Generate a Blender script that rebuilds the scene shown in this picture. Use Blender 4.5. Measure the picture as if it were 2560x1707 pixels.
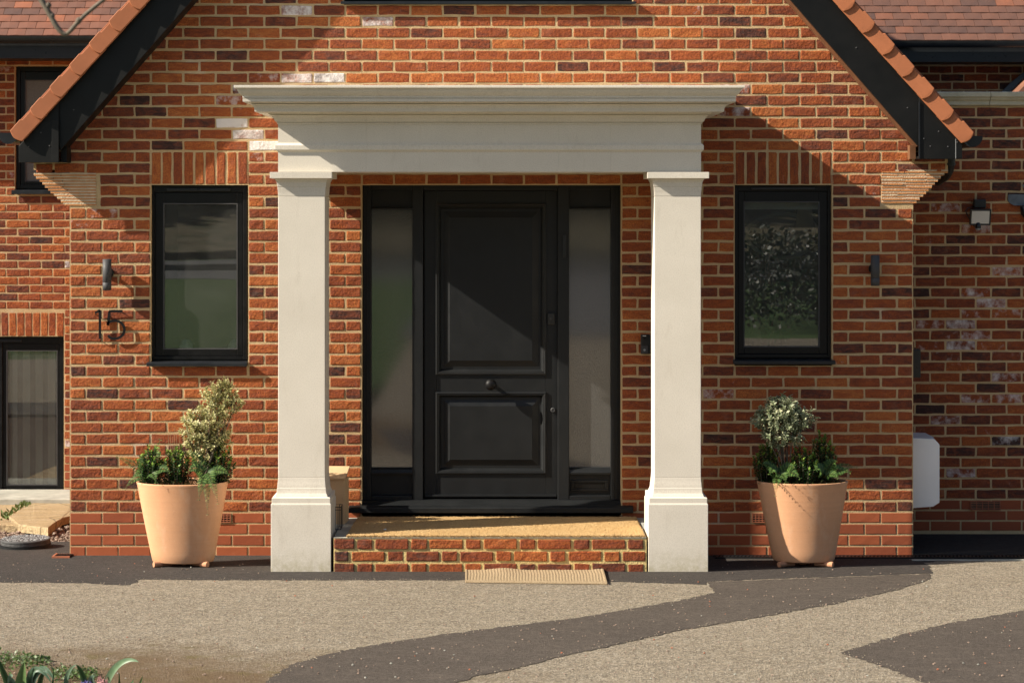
import bpy, bmesh, math, random
from mathutils import Vector, Matrix, noise
R = random.Random(7)
for o in list(bpy.data.objects): bpy.data.objects.remove(o)
SC = bpy.context.scene
COL = SC.collection

# ------------------------------------------------------------------ camera, sky, sun, exposure
F, VX, VY, CH, CD = 5160.0, 1270.0, 520.0, 2.41, 14.33    # focal length in photo pixels, vanishing point, camera height and distance to the wall
cam = bpy.data.cameras.new('camera'); camo = bpy.data.objects.new('camera', cam); COL.objects.link(camo)
camo.location = (0, -CD, CH); camo.rotation_euler = (math.radians(90), 0, 0)
cam.sensor_width = 36; cam.lens = F/2560*36
cam.shift_x = (1280-VX)/2560; cam.shift_y = -(853.5-VY)/2560
cam.clip_start = .1; cam.clip_end = 1500
cam.dof.use_dof = True; cam.dof.focus_distance = 13.9; cam.dof.aperture_fstop = 6.3
SC.camera = camo
TO_SUN = Vector((-3.55, -1.0, 2.48)).normalized()
W = bpy.data.worlds.new('World'); SC.world = W; W.use_nodes = True
wn = W.node_tree; wn.nodes.clear()
sky = wn.nodes.new('ShaderNodeTexSky'); sky.sky_type = 'NISHITA'; sky.sun_disc = False
sky.sun_elevation = math.asin(TO_SUN.z); sky.sun_rotation = math.atan2(TO_SUN.x, TO_SUN.y)
sky.air_density = 1.0; sky.dust_density = 2.0; sky.ozone_density = 1.0
bg = wn.nodes.new('ShaderNodeBackground'); bg.inputs[1].default_value = .060
wo = wn.nodes.new('ShaderNodeOutputWorld')
wn.links.new(sky.outputs[0], bg.inputs[0]); wn.links.new(bg.outputs[0], wo.inputs[0])
sl = bpy.data.lights.new('sun', 'SUN'); sl.energy = 5.0; sl.angle = math.radians(.53); sl.color = (1, .905, .77)
so = bpy.data.objects.new('sun', sl); COL.objects.link(so)
so.rotation_euler = (-TO_SUN).to_track_quat('-Z', 'Y').to_euler()
so.location = TO_SUN*50
vs = SC.view_settings; vs.view_transform = 'Standard'; vs.look = 'None'; vs.gamma = 1; vs.use_curve_mapping = False
vs.exposure = 1.0

# ------------------------------------------------------------------ measuring helpers
def X(px, y=0.): return (px-VX)*(CD+y)/F
def Z(py, y=0.): return CH+(VY-py)*(CD+y)/F
def P(px, py, y=0.): return (X(px, y), y, Z(py, y))
GS = .045                                                   # the drive rises gently away from the house
def GZ(y): return -GS*y if y < 0 else 0.
def G(px, py):                                              # a photo point on the drive -> its place on the ground
    k = (VY-py)/F
    y = -(CH+CD*k)/(k+GS)
    return ((px-VX)*(CD+y)/F, y)

# ------------------------------------------------------------------ mesh helpers
class MB:
    def __init__(s): s.v, s.f, s.c = [], [], []
    def add(s, vs, fs, col=None):
        n = len(s.v); s.v += [tuple(p) for p in vs]; s.f += [tuple(i+n for i in f) for f in fs]
        s.c += [col if col else (1, 1, 1)]*len(vs) if not isinstance(col, list) else col
        return s
    def box(s, x0, x1, y0, y1, z0, z1, c=0., col=None):
        if c <= 0:
            return s.add([(x, y, z) for z in (z0, z1) for y in (y0, y1) for x in (x0, x1)],
                  [(0, 2, 3, 1), (4, 5, 7, 6), (0, 1, 5, 4), (2, 6, 7, 3), (0, 4, 6, 2), (1, 3, 7, 5)], col)
        def ring(i, z): return [(x0+i, y0+c if i == 0 else y0+c*.3, z)]
        vs = []
        for z, i in ((z0, c), (z0+c, 0), (z1-c, 0), (z1, c)):
            j = c if i == 0 else c
            if i == 0: vs += [(x0+c, y0, z), (x1-c, y0, z), (x1, y0+c, z), (x1, y1-c, z), (x1-c, y1, z), (x0+c, y1, z), (x0, y1-c, z), (x0, y0+c, z)]
            else: vs += [(x0+c, y0+c, z), (x1-c, y0+c, z), (x1-c, y0+c, z), (x1-c, y1-c, z), (x1-c, y1-c, z), (x0+c, y1-c, z), (x0+c, y1-c, z), (x0+c, y0+c, z)]
        fs = [tuple(range(7, -1, -1)), tuple(range(24, 32))]
        for k in range(3):
            for i in range(8):
                a, b = k*8+i, k*8+(i+1) % 8
                fs.append((a, b, b+8, a+8))
        return s.add(vs, fs, col)
    def loft(s, rings, closed=True, cap0=True, cap1=True, col=None):
        n = len(rings[0]); vs = [p for r in rings for p in r]; fs = []
        for k in range(len(rings)-1):
            for i in range(n if closed else n-1):
                a, b = k*n+i, k*n+(i+1) % n
                fs.append((a, b, b+n, a+n))
        if cap0: fs.append(tuple(range(n-1, -1, -1)))
        if cap1: fs.append(tuple(range((len(rings)-1)*n, len(rings)*n)))
        return s.add(vs, fs, col)
    def prism(s, pts, y0, y1, col=None):                     # outline in x,z pushed from y0 to y1
        return s.loft([[(x, y0, z) for x, z in pts], [(x, y1, z) for x, z in pts]], col=col)
    def slab(s, pts, z0, z1, col=None):                      # outline in x,y; z0, z1 are numbers or functions
        f0 = z0 if callable(z0) else (lambda x, y: z0); f1 = z1 if callable(z1) else (lambda x, y: z1)
        return s.loft([[(x, y, f0(x, y)) for x, y in pts], [(x, y, f1(x, y)) for x, y in pts]], col=col)
    def tube(s, pts, r, n=8, col=None):
        pts = [Vector(p) for p in pts]; rings = []
        rs = r if isinstance(r, (list, tuple)) else [r]*len(pts)
        t0 = (pts[1]-pts[0]).normalized(); up = Vector((0, 0, 1)) if abs(t0.z) < .9 else Vector((0, 1, 0))
        a = t0.cross(up).normalized()
        for i, p in enumerate(pts):
            t = (pts[min(i+1, len(pts)-1)]-pts[max(i-1, 0)]).normalized()
            a = (a-t*a.dot(t)).normalized(); b = t.cross(a)
            rings.append([tuple(p+(a*math.cos(2*math.pi*k/n)+b*math.sin(2*math.pi*k/n))*rs[i]) for k in range(n)])
        return s.loft(rings, col=col)
    def lathe(s, prof, c, n=32, sy=1., axis='z', col=None):  # prof: (radius, height)
        rings = []
        for r, h in prof:
            q = []
            for k in range(n):
                a = 2*math.pi*k/n; u, w = r*math.cos(a), r*math.sin(a)*sy
                q.append((c[0]+u, c[1]+w, c[2]+h) if axis == 'z' else ((c[0]+u, c[1]-h, c[2]+w) if axis == 'y' else (c[0]+h, c[1]+u, c[2]+w)))
            rings.append(q)
        return s.loft(rings, col=col)

ORG = {}
def org(o): return ORG.get(o.name, Vector((0, 0, 0))) if o else Vector((0, 0, 0))
def link(o, parent):
    COL.objects.link(o)
    if parent: o.parent = parent
    return o
def mesh(name, mb, m, origin=Vector((0, 0, 0)), smooth=False, colors=False):
    me = bpy.data.meshes.new(name)
    me.from_pydata([tuple(Vector(p)-origin) for p in mb.v], [], mb.f)
    bm = bmesh.new(); bm.from_mesh(me)
    if not colors: bmesh.ops.recalc_face_normals(bm, faces=bm.faces)
    bm.to_mesh(me); bm.free()
    if colors:
        a = me.color_attributes.new('tint', 'FLOAT_COLOR', 'POINT')
        a.data.foreach_set('color', [q for c in mb.c for q in (c[0], c[1], c[2], 1.)])
    if smooth: me.polygons.foreach_set('use_smooth', [True]*len(me.polygons))
    me.materials.append(m); me.update()
    return me
def props(o, label=None, cat=None, group=None, kind=None):
    for k, v in (('label', label), ('category', cat), ('group', group), ('kind', kind)):
        if v: o[k] = v
    return o
def obj(name, mb, m, parent=None, smooth=False, colors=False, bevel=0, **kw):
    """one mesh object; vertices are given in world space, a child's mesh is stored relative to its parent's base"""
    og = org(parent)
    o = bpy.data.objects.new(name, mesh(name, mb, m, og, smooth, colors))
    link(o, parent); ORG[o.name] = og
    if bevel:
        b = o.modifiers.new('bevel', 'BEVEL'); b.width = bevel; b.segments = 2; b.limit_method = 'ANGLE'; b.angle_limit = math.radians(40)
    return props(o, **kw)
def thing(name, loc, label, cat, group=None):
    o = bpy.data.objects.new(name, None); COL.objects.link(o); o.location = loc; o.empty_display_size = .1
    ORG[o.name] = Vector(loc)
    return props(o, label, cat, group)
def struct(name, mb, m, **kw): return obj(name, mb, m, kind='structure', **kw)

# ------------------------------------------------------------------ material helpers
class NT:
    def __init__(s, name, rough=.6, spec=.4, metal=0.):
        s.m = bpy.data.materials.new(name); s.m.use_nodes = True; s.t = s.m.node_tree
        s.b = s.t.nodes['Principled BSDF']
        s.b.inputs['Roughness'].default_value = rough; s.b.inputs['Metallic'].default_value = metal
        s.b.inputs['Specular IOR Level'].default_value = spec
        s.tc = s.n('ShaderNodeTexCoord')
    def n(s, t, **kw):
        n = s.t.nodes.new(t)
        for k, v in kw.items(): setattr(n, k, v)
        return n
    def set(s, sock, v):
        if isinstance(v, bpy.types.NodeSocket): s.t.links.new(v, sock)
        else: sock.default_value = (*v, 1) if isinstance(v, (tuple, list)) and len(v) == 3 and sock.type == 'RGBA' else v
    def noise(s, scale, detail=3, rough=.55, vec=None, dist=0.):
        n = s.n('ShaderNodeTexNoise'); n.inputs['Scale'].default_value = scale; n.inputs['Detail'].default_value = detail
        n.inputs['Roughness'].default_value = rough; n.inputs['Distortion'].default_value = dist
        s.t.links.new(vec or s.tc.outputs['Object'], n.inputs['Vector']); return n.outputs['Fac']
    def vor(s, scale, vec=None, out='Distance', feature='F1'):
        n = s.n('ShaderNodeTexVoronoi', feature=feature); n.inputs['Scale'].default_value = scale
        s.t.links.new(vec or s.tc.outputs['Object'], n.inputs['Vector']); return n.outputs[out]
    def ramp(s, fac, stops):
        n = s.n('ShaderNodeValToRGB'); e = n.color_ramp.elements
        while len(e) < len(stops): e.new(.5)
        for q, (p, c) in zip(e, stops):
            q.position = p; q.color = (*c, 1) if isinstance(c, (tuple, list)) else (c, c, c, 1)
        s.t.links.new(fac, n.inputs[0]); return n.outputs[0]
    def math(s, op, a, b=0., clamp=False):
        n = s.n('ShaderNodeMath', operation=op, use_clamp=clamp); s.set(n.inputs[0], a); s.set(n.inputs[1], b); return n.outputs[0]
    def mix(s, fac, a, b, mode='MIX'):
        n = s.n('ShaderNodeMix', data_type='RGBA', blend_type=mode)
        s.set(n.inputs[0], fac); s.set(n.inputs[6], a); s.set(n.inputs[7], b); return n.outputs[2]
    def map(s, scale=(1, 1, 1), rot=(0, 0, 0), vec=None):
        n = s.n('ShaderNodeMapping'); n.inputs['Scale'].default_value = scale; n.inputs['Rotation'].default_value = rot
        s.t.links.new(vec or s.tc.outputs['Object'], n.inputs['Vector']); return n.outputs[0]
    def bump(s, h, strength=.3, dist=.01, prev=None):
        n = s.n('ShaderNodeBump'); n.inputs['Strength'].default_value = strength; n.inputs['Distance'].default_value = dist
        s.t.links.new(h, n.inputs['Height'])
        if prev: s.t.links.new(prev, n.inputs['Normal'])
        return n.outputs[0]
    def out(s, col=None, normal=None, rough=None):
        if col is not None: s.set(s.b.inputs['Base Color'], col)
        if normal is not None: s.t.links.new(normal, s.b.inputs['Normal'])
        if rough is not None: s.set(s.b.inputs['Roughness'], rough)
        return s.m

M = {}
def plain(name, col, rough=.5, var=.12, scale=8., bump=.15, bscale=120., spec=.4, metal=0., dist=.002):
    k = NT(name, rough, spec, metal)
    n = k.noise(scale, 4)
    d = tuple(c*(1-var) for c in col); l = tuple(min(1, c*(1+var)) for c in col)
    c = k.ramp(n, [(.3, d), (.7, l)])
    r = k.ramp(k.noise(scale*2.3, 3), [(.3, max(.05, rough-.08)), (.7, min(1, rough+.08))])
    M[name] = k.out(c, k.bump(k.noise(bscale, 3), bump, dist), r); return M[name]

BR = [(0, (.040, .024, .022)), (.10, (.080, .035, .028)), (.22, (.150, .046, .027)), (.45, (.270, .066, .026)), (.72, (.385, .097, .027)), (1, (.53, .17, .046))]
def brick_mat(name, per_object, smooth=False):
    k = NT(name, .86, .25)
    if per_object:
        src = k.n('ShaderNodeObjectInfo').outputs['Color']
    else:
        a = k.n('ShaderNodeAttribute'); a.attribute_name = 'tint'; src = a.outputs['Color']
    sp = k.n('ShaderNodeSeparateColor'); k.t.links.new(src, sp.inputs[0])
    tone, white, seed = sp.outputs
    cmb = k.n('ShaderNodeCombineXYZ'); k.set(cmb.inputs[0], k.math('MULTIPLY', seed, 37.)); k.set(cmb.inputs[2], k.math('MULTIPLY', seed, 91.))
    va = k.n('ShaderNodeVectorMath', operation='ADD'); k.t.links.new(k.tc.outputs['Object'], va.inputs[0]); k.t.links.new(cmb.outputs[0], va.inputs[1])
    v = va.outputs[0]
    st = k.map((.8, 1, 2.2), (0, .5, 0), vec=v)
    f = k.math('ADD', tone, k.math('MULTIPLY', k.math('SUBTRACT', k.noise(17, 6, .66, st, .8), .5), .28 if smooth else 1.25), True)
    c = k.ramp(f, BR if not smooth else [(0, (.19, .052, .028)), (.5, (.32, .085, .036)), (1, (.40, .115, .046))])
    fine = k.noise(150, 3, .6, v)
    c = k.mix(k.ramp(fine, [(.35, .62), (.62, 0.)]), c, (.055, .021, .014), 'MIX') if not smooth else c
    scr = k.ramp(k.noise(26, 6, .72, k.map((.6, 1, 2.6), vec=v), 1.2), [(.60, 0.), (.72, .55)])
    c = k.mix(k.math('MULTIPLY', scr, .30 if smooth else .55), c, (.50, .31, .18))
    wm = k.math('MULTIPLY', k.math('ADD', k.math('SUBTRACT', k.noise(11, 5, .7, v), .98), k.math('MULTIPLY', white, .95)), 3.6, True)
    c = k.mix(k.ramp(k.noise(7, 5, .7, v), [(.56, 0.), (.78, .30)]), c, (.33, .20, .145)) if not smooth else c
    c = k.mix(wm, c, (.70, .66, .64))
    h = k.math('ADD', k.noise(38, 5, .65, v), k.math('MULTIPLY', k.vor(55, v), .35))
    nb = k.bump(h, .12 if smooth else .8, .006)
    nb = k.bump(fine, .12 if smooth else .5, .0016, nb)
    M[name] = k.out(c, nb); return M[name]
brick_mat('brick_piece', True); brick_mat('brick_joined', False)
brick_mat('smooth_piece', True, True); brick_mat('smooth_joined', False, True)

k = NT('mortar', .95, .15)
c = k.ramp(k.noise(5, 4), [(.3, (.50, .36, .195)), (.7, (.64, .475, .27))])
c = k.mix(k.ramp(k.noise(240, 2), [(.4, .45), (.6, 0.)]), c, (.30, .20, .10))
c = k.mix(k.ramp(k.noise(2.2, 4, .6), [(.60, 0.), (.75, .5)]), c, (.62, .55, .47))
M['mortar'] = k.out(c, k.bump(k.noise(110, 4, .7), .8, .004))

plain('step_mortar', (.60, .46, .20), .95, .22, 9, .8, 90, .15, 0., .005)
k = NT('wall_far', .9, .2)                                   # walls round the corner, out of the photograph
bt = k.n('ShaderNodeTexBrick'); bt.inputs['Scale'].default_value = 1; bt.inputs['Brick Width'].default_value = .225; bt.inputs['Row Height'].default_value = .078
bt.inputs['Mortar Size'].default_value = .006
k.set(bt.inputs['Color1'], (.30, .08, .03)); k.set(bt.inputs['Color2'], (.18, .05, .03)); k.set(bt.inputs['Mortar'], (.5, .34, .16))
sx = k.n('ShaderNodeSeparateXYZ'); k.t.links.new(k.tc.outputs['Object'], sx.inputs[0])
cx = k.n('ShaderNodeCombineXYZ'); k.t.links.new(k.math('ADD', sx.outputs[0], sx.outputs[1]), cx.inputs[0]); k.t.links.new(sx.outputs[2], cx.inputs[1])
k.t.links.new(cx.outputs[0], bt.inputs['Vector'])
M['wall_far'] = k.out(bt.outputs['Color'])

k = NT('cast_stone', .82, .25)
c = k.ramp(k.noise(3.2, 5, .6), [(.25, (.645, .60, .51)), (.75, (.725, .678, .585))])
c = k.mix(k.ramp(k.noise(160, 3), [(.38, .35), (.55, 0.)]), c, (.46, .42, .35))
c = k.mix(k.ramp(k.noise(9, 6, .75, k.map((1, 1, .22))), [(.56, 0.), (.74, .34)]), c, (.42, .37, .29))
c = k.mix(k.ramp(k.noise(90, 1), [(.80, 0.), (.82, .55)]), c, (.28, .25, .19))
sx = k.n('ShaderNodeSeparateXYZ'); k.t.links.new(k.tc.outputs['Object'], sx.inputs[0])
gr = k.math('MULTIPLY', k.ramp(sx.outputs[2], [(.0, 1.), (.20, 0.)]), k.ramp(k.noise(22, 5, .7), [(.35, 0.), (.65, .75)]))
c = k.mix(gr, c, (.33, .285, .13))
M['cast_stone'] = k.out(c, k.bump(k.noise(190, 3), .25, .0015))

k = NT('coping_stone', .9, .2)
c = k.ramp(k.noise(9, 6, .7), [(.3, (.42, .39, .28)), (.7, (.56, .53, .40))])
M['coping_stone'] = k.out(c, k.bump(k.noise(120, 3), .35, .002))

plain('black_frame', (.0045, .0047, .0048), .4, .15, 6, .06, 200, .28)
plain('black_board', (.0044, .0046, .0043), .5, .2, 3, .16, 90, .3)
plain('sill_metal', (.014, .016, .019), .35, .2, 9, .05, 150, .4)
plain('door_paint', (.0098, .0110, .0118), .5, .1, 4, .12, 260, .30)
plain('dark_metal', (.055, .055, .057), .6, .12, 20, .05, 300, .35)
plain('black_iron', (.0055, .0055, .006), .5, .2, 20, .1, 200, .25)
plain('black_plastic', (.010, .011, .012), .34, .2, 10, .05, 200, .5)
plain('grey_plastic', (.30, .31, .31), .45, .08, 10, .04, 200)
plain('white_plastic', (.82, .81, .79), .42, .04, 4, .04, 160)
plain('cover_metal', (.075, .075, .075), .7, .3, 40, .3, 160, .3)
plain('lead', (.13, .15, .17), .5, .25, 14, .3, 40, .5, .3)
plain('copper_soffit', (.16, .07, .03), .6, .3, 8, .2, 90)
plain('verge_clay', (.36, .125, .052), .62, .13, 5, .22, 160, .35)
plain('clay_foot', (.50, .25, .14), .8, .12, 12, .2, 120, .25)
plain('pine_wood', (.60, .43, .24), .6, .12, 4, .12, 60)
plain('floor_stone', (.36, .36, .31), .8, .22, 7, .35, 60)
plain('soil', (.06, .038, .024), .95, .5, 30, .9, 60, .2, 0., .02)
plain('bark', (.12, .10, .075), .8, .3, 30, .4, 90)
plain('dry_stem', (.34, .22, .11), .8, .2, 30, .1, 90)
plain('cream_blind', (.55, .54, .49), .8, .05, 4, .05, 60)
plain('room_wall', (.16, .12, .10), .9, .1, 2, .05, 30)
plain('lamp_brass', (.35, .22, .08), .3, .1, 8, .05, 60, .5, .9)
plain('lamp_shade', (.60, .46, .28), .8, .06, 6, .05, 60)
plain('red_clay_gully', (.36, .12, .06), .7, .15, 20, .2, 120)
plain('rubble_stone', (.27, .20, .155), .88, .45, 11, .6, 70, .2, 0., .006)
plain('chipping', (.33, .28, .205), .9, .5, 60, .3, 90)
plain('wire', (.03, .03, .032), .4, .1, 30, .05, 200, .5, .6)
plain('road_tarmac', (.09, .09, .092), .85, .15, 2, .3, 60)
plain('white_china', (.75, .75, .72), .25, .03, 3, .02, 60)
plain('corbel_mortar', (.58, .47, .33), .95, .2, 12, .9, 90, .15, 0., .006)
k = NT('corbel_clay', .85, .25)
c = k.ramp(k.noise(11, 5, .65), [(.25, (.44, .17, .07)), (.55, (.55, .23, .075)), (.8, (.52, .33, .21))])
M['corbel_clay'] = k.out(c, k.bump(k.noise(90, 4, .7), .7, .004))

k = NT('terracotta', .78, .25)
c = k.ramp(k.noise(2.6, 5, .6), [(.3, (.60, .315, .165)), (.7, (.70, .385, .215))])
rg = k.noise(1.0, 2, .5, k.map((1.5, 1.5, 70)))
c = k.mix(k.ramp(rg, [(.35, .22), (.65, 0.)]), c, (.55, .30, .17))
c = k.mix(k.ramp(k.noise(170, 2), [(.62, 0.), (.72, .3)]), c, (.78, .55, .38))
c = k.mix(k.ramp(k.noise(7, 6, .7, k.map((1, 1, .4))), [(.54, 0.), (.72, .38)]), c, (.72, .52, .37))
c = k.mix(k.ramp(k.noise(34, 5, .8), [(.60, 0.), (.70, .30)]), c, (.36, .20, .11))
M['terracotta'] = k.out(c, k.bump(rg, .25, .003, k.bump(k.noise(180, 3), .15, .001)))

k = NT('roof_clay', .55, .4)
oi = k.n('ShaderNodeObjectInfo')
sp = k.n('ShaderNodeSeparateColor'); k.t.links.new(oi.outputs['Color'], sp.inputs[0])
c = k.ramp(k.math('ADD', sp.outputs[0], k.math('MULTIPLY', k.math('SUBTRACT', k.noise(6, 3), .5), .8), True),
   [(0, (.095, .056, .046)), (.4, (.150, .074, .052)), (.75, (.205, .086, .053)), (1, (.30, .11, .058))])
M['roof_clay'] = k.out(c, k.bump(k.noise(120, 3), .15, .001))
plain('roof_clay_plain', (.20, .09, .055), .6, .25, 5, .2, 60)

def ground_mat(name, stops, chips, bump, dirt=None, rough=.9, cs=95.):
    k = NT(name, rough, .25)
    n = k.noise(.9, 5, .6)
    c = k.ramp(n, [(.3, stops[0]), (.7, stops[1])])
    vc = k.n('ShaderNodeSeparateColor'); k.t.links.new(k.vor(cs, None, 'Color'), vc.inputs[0])
    c = k.mix(k.ramp(vc.outputs[0], [(.0, 0.), (.55, .0), (.62, chips[2])]), c, chips[0])
    c = k.mix(k.ramp(vc.outputs[1], [(.0, chips[2]), (.30, chips[2]), (.36, 0.)]), c, chips[1])
    c = k.mix(k.ramp(k.noise(55, 5, .75), [(.39, .6), (.58, 0.)]), c, tuple(q*.45 for q in stops[0]))
    c = k.mix(k.ramp(k.noise(17, 6, .75, k.map((.45, 1, 1))), [(.5, 0.), (.72, .45)]), c, tuple(min(1, q*1.45) for q in stops[1]))
    if len(chips) > 3:
        c = k.mix(k.ramp(k.vor(26, None, 'Distance'), [(.05, .9), (.075, 0.)]), c, chips[3])
    if dirt:
        sx = k.n('ShaderNodeSeparateXYZ'); k.t.links.new(k.tc.outputs['Object'], sx.inputs[0])
        # brown silt and moss that has gathered round the flower bed
        dx = k.math('SUBTRACT', sx.outputs[0], dirt[0]); dy = k.math('SUBTRACT', sx.outputs[1], dirt[1])
        d = k.math('SQRT', k.math('ADD', k.math('POWER', k.math('MULTIPLY', dx, .62), 2.), k.math('POWER', dy, 2.)))
        f = k.math('ADD', k.math('SUBTRACT', 1.75, d), k.math('MULTIPLY', k.math('SUBTRACT', k.noise(2.6, 5, .65), .5), 2.2))
        c = k.mix(k.ramp(f, [(.05, 0.), (.9, .78)]), c, (.135, .080, .034))
        c = k.mix(k.math('MULTIPLY', k.ramp(f, [(.1, 0.), (.5, 1.)]), k.ramp(k.noise(7, 5, .7), [(.55, 0.), (.68, .6)])), c, (.14, .115, .03))
    h = k.math('ADD', k.vor(cs, None, 'Distance'), k.noise(cs*1.7, 3, .7))
    M[name] = k.out(c, k.bump(h, bump, .012)); return M[name]
ground_mat('drive_chippings', ((.285, .235, .165), (.365, .305, .22)), ((.56, .50, .40), (.125, .104, .080), .72), .9, (-2.3, -5.2), cs=112.)
ground_mat('dark_asphalt', ((.044, .038, .034), (.066, .057, .050)), ((.10, .088, .076), (.022, .019, .017), .6), .5, cs=150.)
ground_mat('brown_asphalt', ((.072, .058, .047), (.110, .090, .072)), ((.14, .12, .10), (.042, .034, .028), .55), .45, cs=150.)
ground_mat('new_asphalt', ((.026, .024, .023), (.042, .038, .035)), ((.07, .062, .055), (.014, .013, .012), .6), .5, cs=140.)
ground_mat('scrub', ((.085, .075, .045), (.16, .135, .09)), ((.05, .065, .03), (.20, .17, .12), .6), .6, cs=1.6)
ground_mat('lawn_earth', ((.045, .085, .022), (.085, .14, .04)), ((.08, .15, .03), (.04, .06, .02), .5), .6, cs=40.)

k = NT('sandstone', .92, .2)
c = k.ramp(k.noise(3.4, 6, .68), [(.25, (.46, .33, .17)), (.5, (.58, .44, .25)), (.75, (.63, .52, .34))])
c = k.mix(k.ramp(k.noise(30, 6, .75), [(.45, 0.), (.66, .7)]), c, (.28, .20, .12))
c = k.mix(k.ramp(k.vor(2.3, k.map((1, .5, 1), (0, 0, .7)), 'Distance', 'DISTANCE_TO_EDGE'), [(.004, .85), (.016, 0.)]), c, (.12, .085, .05))
M['sandstone'] = k.out(c, k.bump(k.noise(14, 6, .7, k.map((1, 2.5, 1), (0, 0, .6)), 1.), 1., .05, k.bump(k.noise(120, 3), .4, .003)))

k = NT('coir', .97, .1)
fib = k.math('ADD', k.math('MULTIPLY', k.noise(210, 4, .75), .6), k.math('MULTIPLY', k.noise(75, 5, .8), .4))
c = k.ramp(fib, [(.33, (.24, .14, .055)), (.47, (.52, .345, .155)), (.62, (.66, .47, .25))])
c = k.mix(k.ramp(k.noise(5, 4), [(.35, .25), (.6, 0.)]), c, (.46, .26, .09))
M['coir'] = k.out(c, k.bump(fib, 1., .012))
k = NT('jute', .97, .1)
c = k.ramp(k.noise(160, 4, .7), [(.3, (.18, .125, .068)), (.52, (.34, .258, .16)), (.72, (.44, .355, .235))])
M['jute'] = k.out(c, k.bump(k.noise(200, 3), .7, .004))

def leaf_mat(name, rough=.45, trans=.25, spec=.45):
    k = NT(name, rough, spec)
    a = k.n('ShaderNodeAttribute'); a.attribute_name = 'tint'
    c = k.mix(k.ramp(k.noise(40, 3), [(.3, .25), (.6, 0.)]), a.outputs['Color'], (.02, .03, .01))
    k.out(c)
    k.set(k.b.inputs['Roughness'], rough)
    tr = k.n('ShaderNodeBsdfTranslucent'); k.set(tr.inputs[0], a.outputs['Color'])
    ms = k.n('ShaderNodeMixShader'); ms.inputs[0].default_value = trans
    k.t.links.new(k.b.outputs[0], ms.inputs[1]); k.t.links.new(tr.outputs[0], ms.inputs[2])
    k.t.links.new(ms.outputs[0], k.t.nodes['Material Output'].inputs[0])
    M[name] = k.m
leaf_mat('leaf'); leaf_mat('leaf_glossy', .28, .15, .5); leaf_mat('petal', .6, .3)

def glass_mat(name, refl, tint, frost=None):
    k = NT(name, .05)
    gl = k.n('ShaderNodeBsdfGlossy'); gl.inputs['Roughness'].default_value = .06 if frost else .005
    nb = k.bump(k.noise(1.6, 2), .008, .03)
    k.t.links.new(nb, gl.inputs['Normal'])
    if frost:
        ba = k.n('ShaderNodeBsdfDiffuse'); k.set(ba.inputs[0], k.ramp(k.noise(160, 3, .7), [(.3, tuple(q*.75 for q in frost)), (.7, tuple(q*1.25 for q in frost))]))
    else:
        b0 = k.n('ShaderNodeBsdfTransparent'); k.set(b0.inputs[0], tint); df = k.n('ShaderNodeBsdfDiffuse'); k.set(df.inputs[0], (.30, .30, .28))
        ba = k.n('ShaderNodeMixShader'); k.set(ba.inputs[0], k.ramp(k.noise(3.5, 4, .6), [(.3, .07), (.75, .14)])); k.t.links.new(b0.outputs[0], ba.inputs[1]); k.t.links.new(df.outputs[0], ba.inputs[2])
    fr = k.n('ShaderNodeFresnel'); fr.inputs['IOR'].default_value = 1.5
    ms = k.n('ShaderNodeMixShader'); k.set(ms.inputs[0], k.math('ADD', k.math('MULTIPLY', fr.outputs[0], .9), refl, True))
    k.t.links.new(ba.outputs[0], ms.inputs[1]); k.t.links.new(gl.outputs[0], ms.inputs[2])
    k.t.links.new(ms.outputs[0], k.t.nodes['Material Output'].inputs[0])
    M[name] = k.m
glass_mat('glass', .10, (.80, .84, .82)); glass_mat('glass_frosted', .15, None, (.055, .056, .055)); glass_mat('glass_pale', .05, None, (.17, .17, .16))
k = NT('lamp_lens', .25, .5); M['lamp_lens'] = k.out((.62, .60, .55), k.bump(k.vor(180), .3, .002))

# ------------------------------------------------------------------ the ground
mb = MB()
ys = [(300, -.9), (9, -.85), (.24, -.75), (.2, -.035), (-14, .60), (-60, .62), (-400, .62)]
mb.loft([[(x, y, z) for x in (-400, 400)] for y, z in ys], closed=False, cap0=False, cap1=False)
struct('ground', mb, M['lawn_earth'])
def sheet(name, pts, lift, m):
    mb = MB(); zs = lambda x, y: GZ(y)+lift
    mb.add([(x, y, zs(x, y)) for x, y in pts], [tuple(range(len(pts)))])
    return struct(name, mb, M[m])
def gpts(l): return [G(*p) for p in l]
def ragged(pts, amp=.014, step=.03):                         # a torn tarmac edge
    out = []
    for i, p in enumerate(pts):
        q = pts[(i+1) % len(pts)]; n = max(1, min(400, int(math.hypot(q[0]-p[0], q[1]-p[1])/step)))
        if math.hypot(q[0]-p[0], q[1]-p[1]) > 8: n = 1
        for t in range(n):
            f = t/n; x = p[0]+(q[0]-p[0])*f; y = p[1]+(q[1]-p[1])*f
            a = amp if n > 1 else 0
            out.append((x+R.uniform(-a, a), y+R.uniform(-a, a)))
    return out
sheet('driveway', [(-9, 0), (14, 0), (14, -13.8), (-1.35, -13.8), (-1.4, -8), (-1.5, -5.6), (-2.0, -4.95), (-3.1, -4.7), (-9, -4.4)], 0, 'drive_chippings')
band = [(-4.2, -.0)]+gpts([(-120, 1455), (0, 1455), (200, 1457), (300, 1463), (330, 1461), (352, 1448), (420, 1449), (620, 1450), (1000, 1450), (1160, 1450), (1350, 1452), (1522, 1454), (1710, 1459), (1768, 1461), (1774, 1453), (1950, 1446), (2120, 1440), (2328, 1433), (2331, 1425), (2314, 1407), (2340, 1403), (2700, 1392)])+[(6.5, -.0)]
sheet('asphalt_apron', ragged(band), .0015, 'dark_asphalt')
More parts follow.
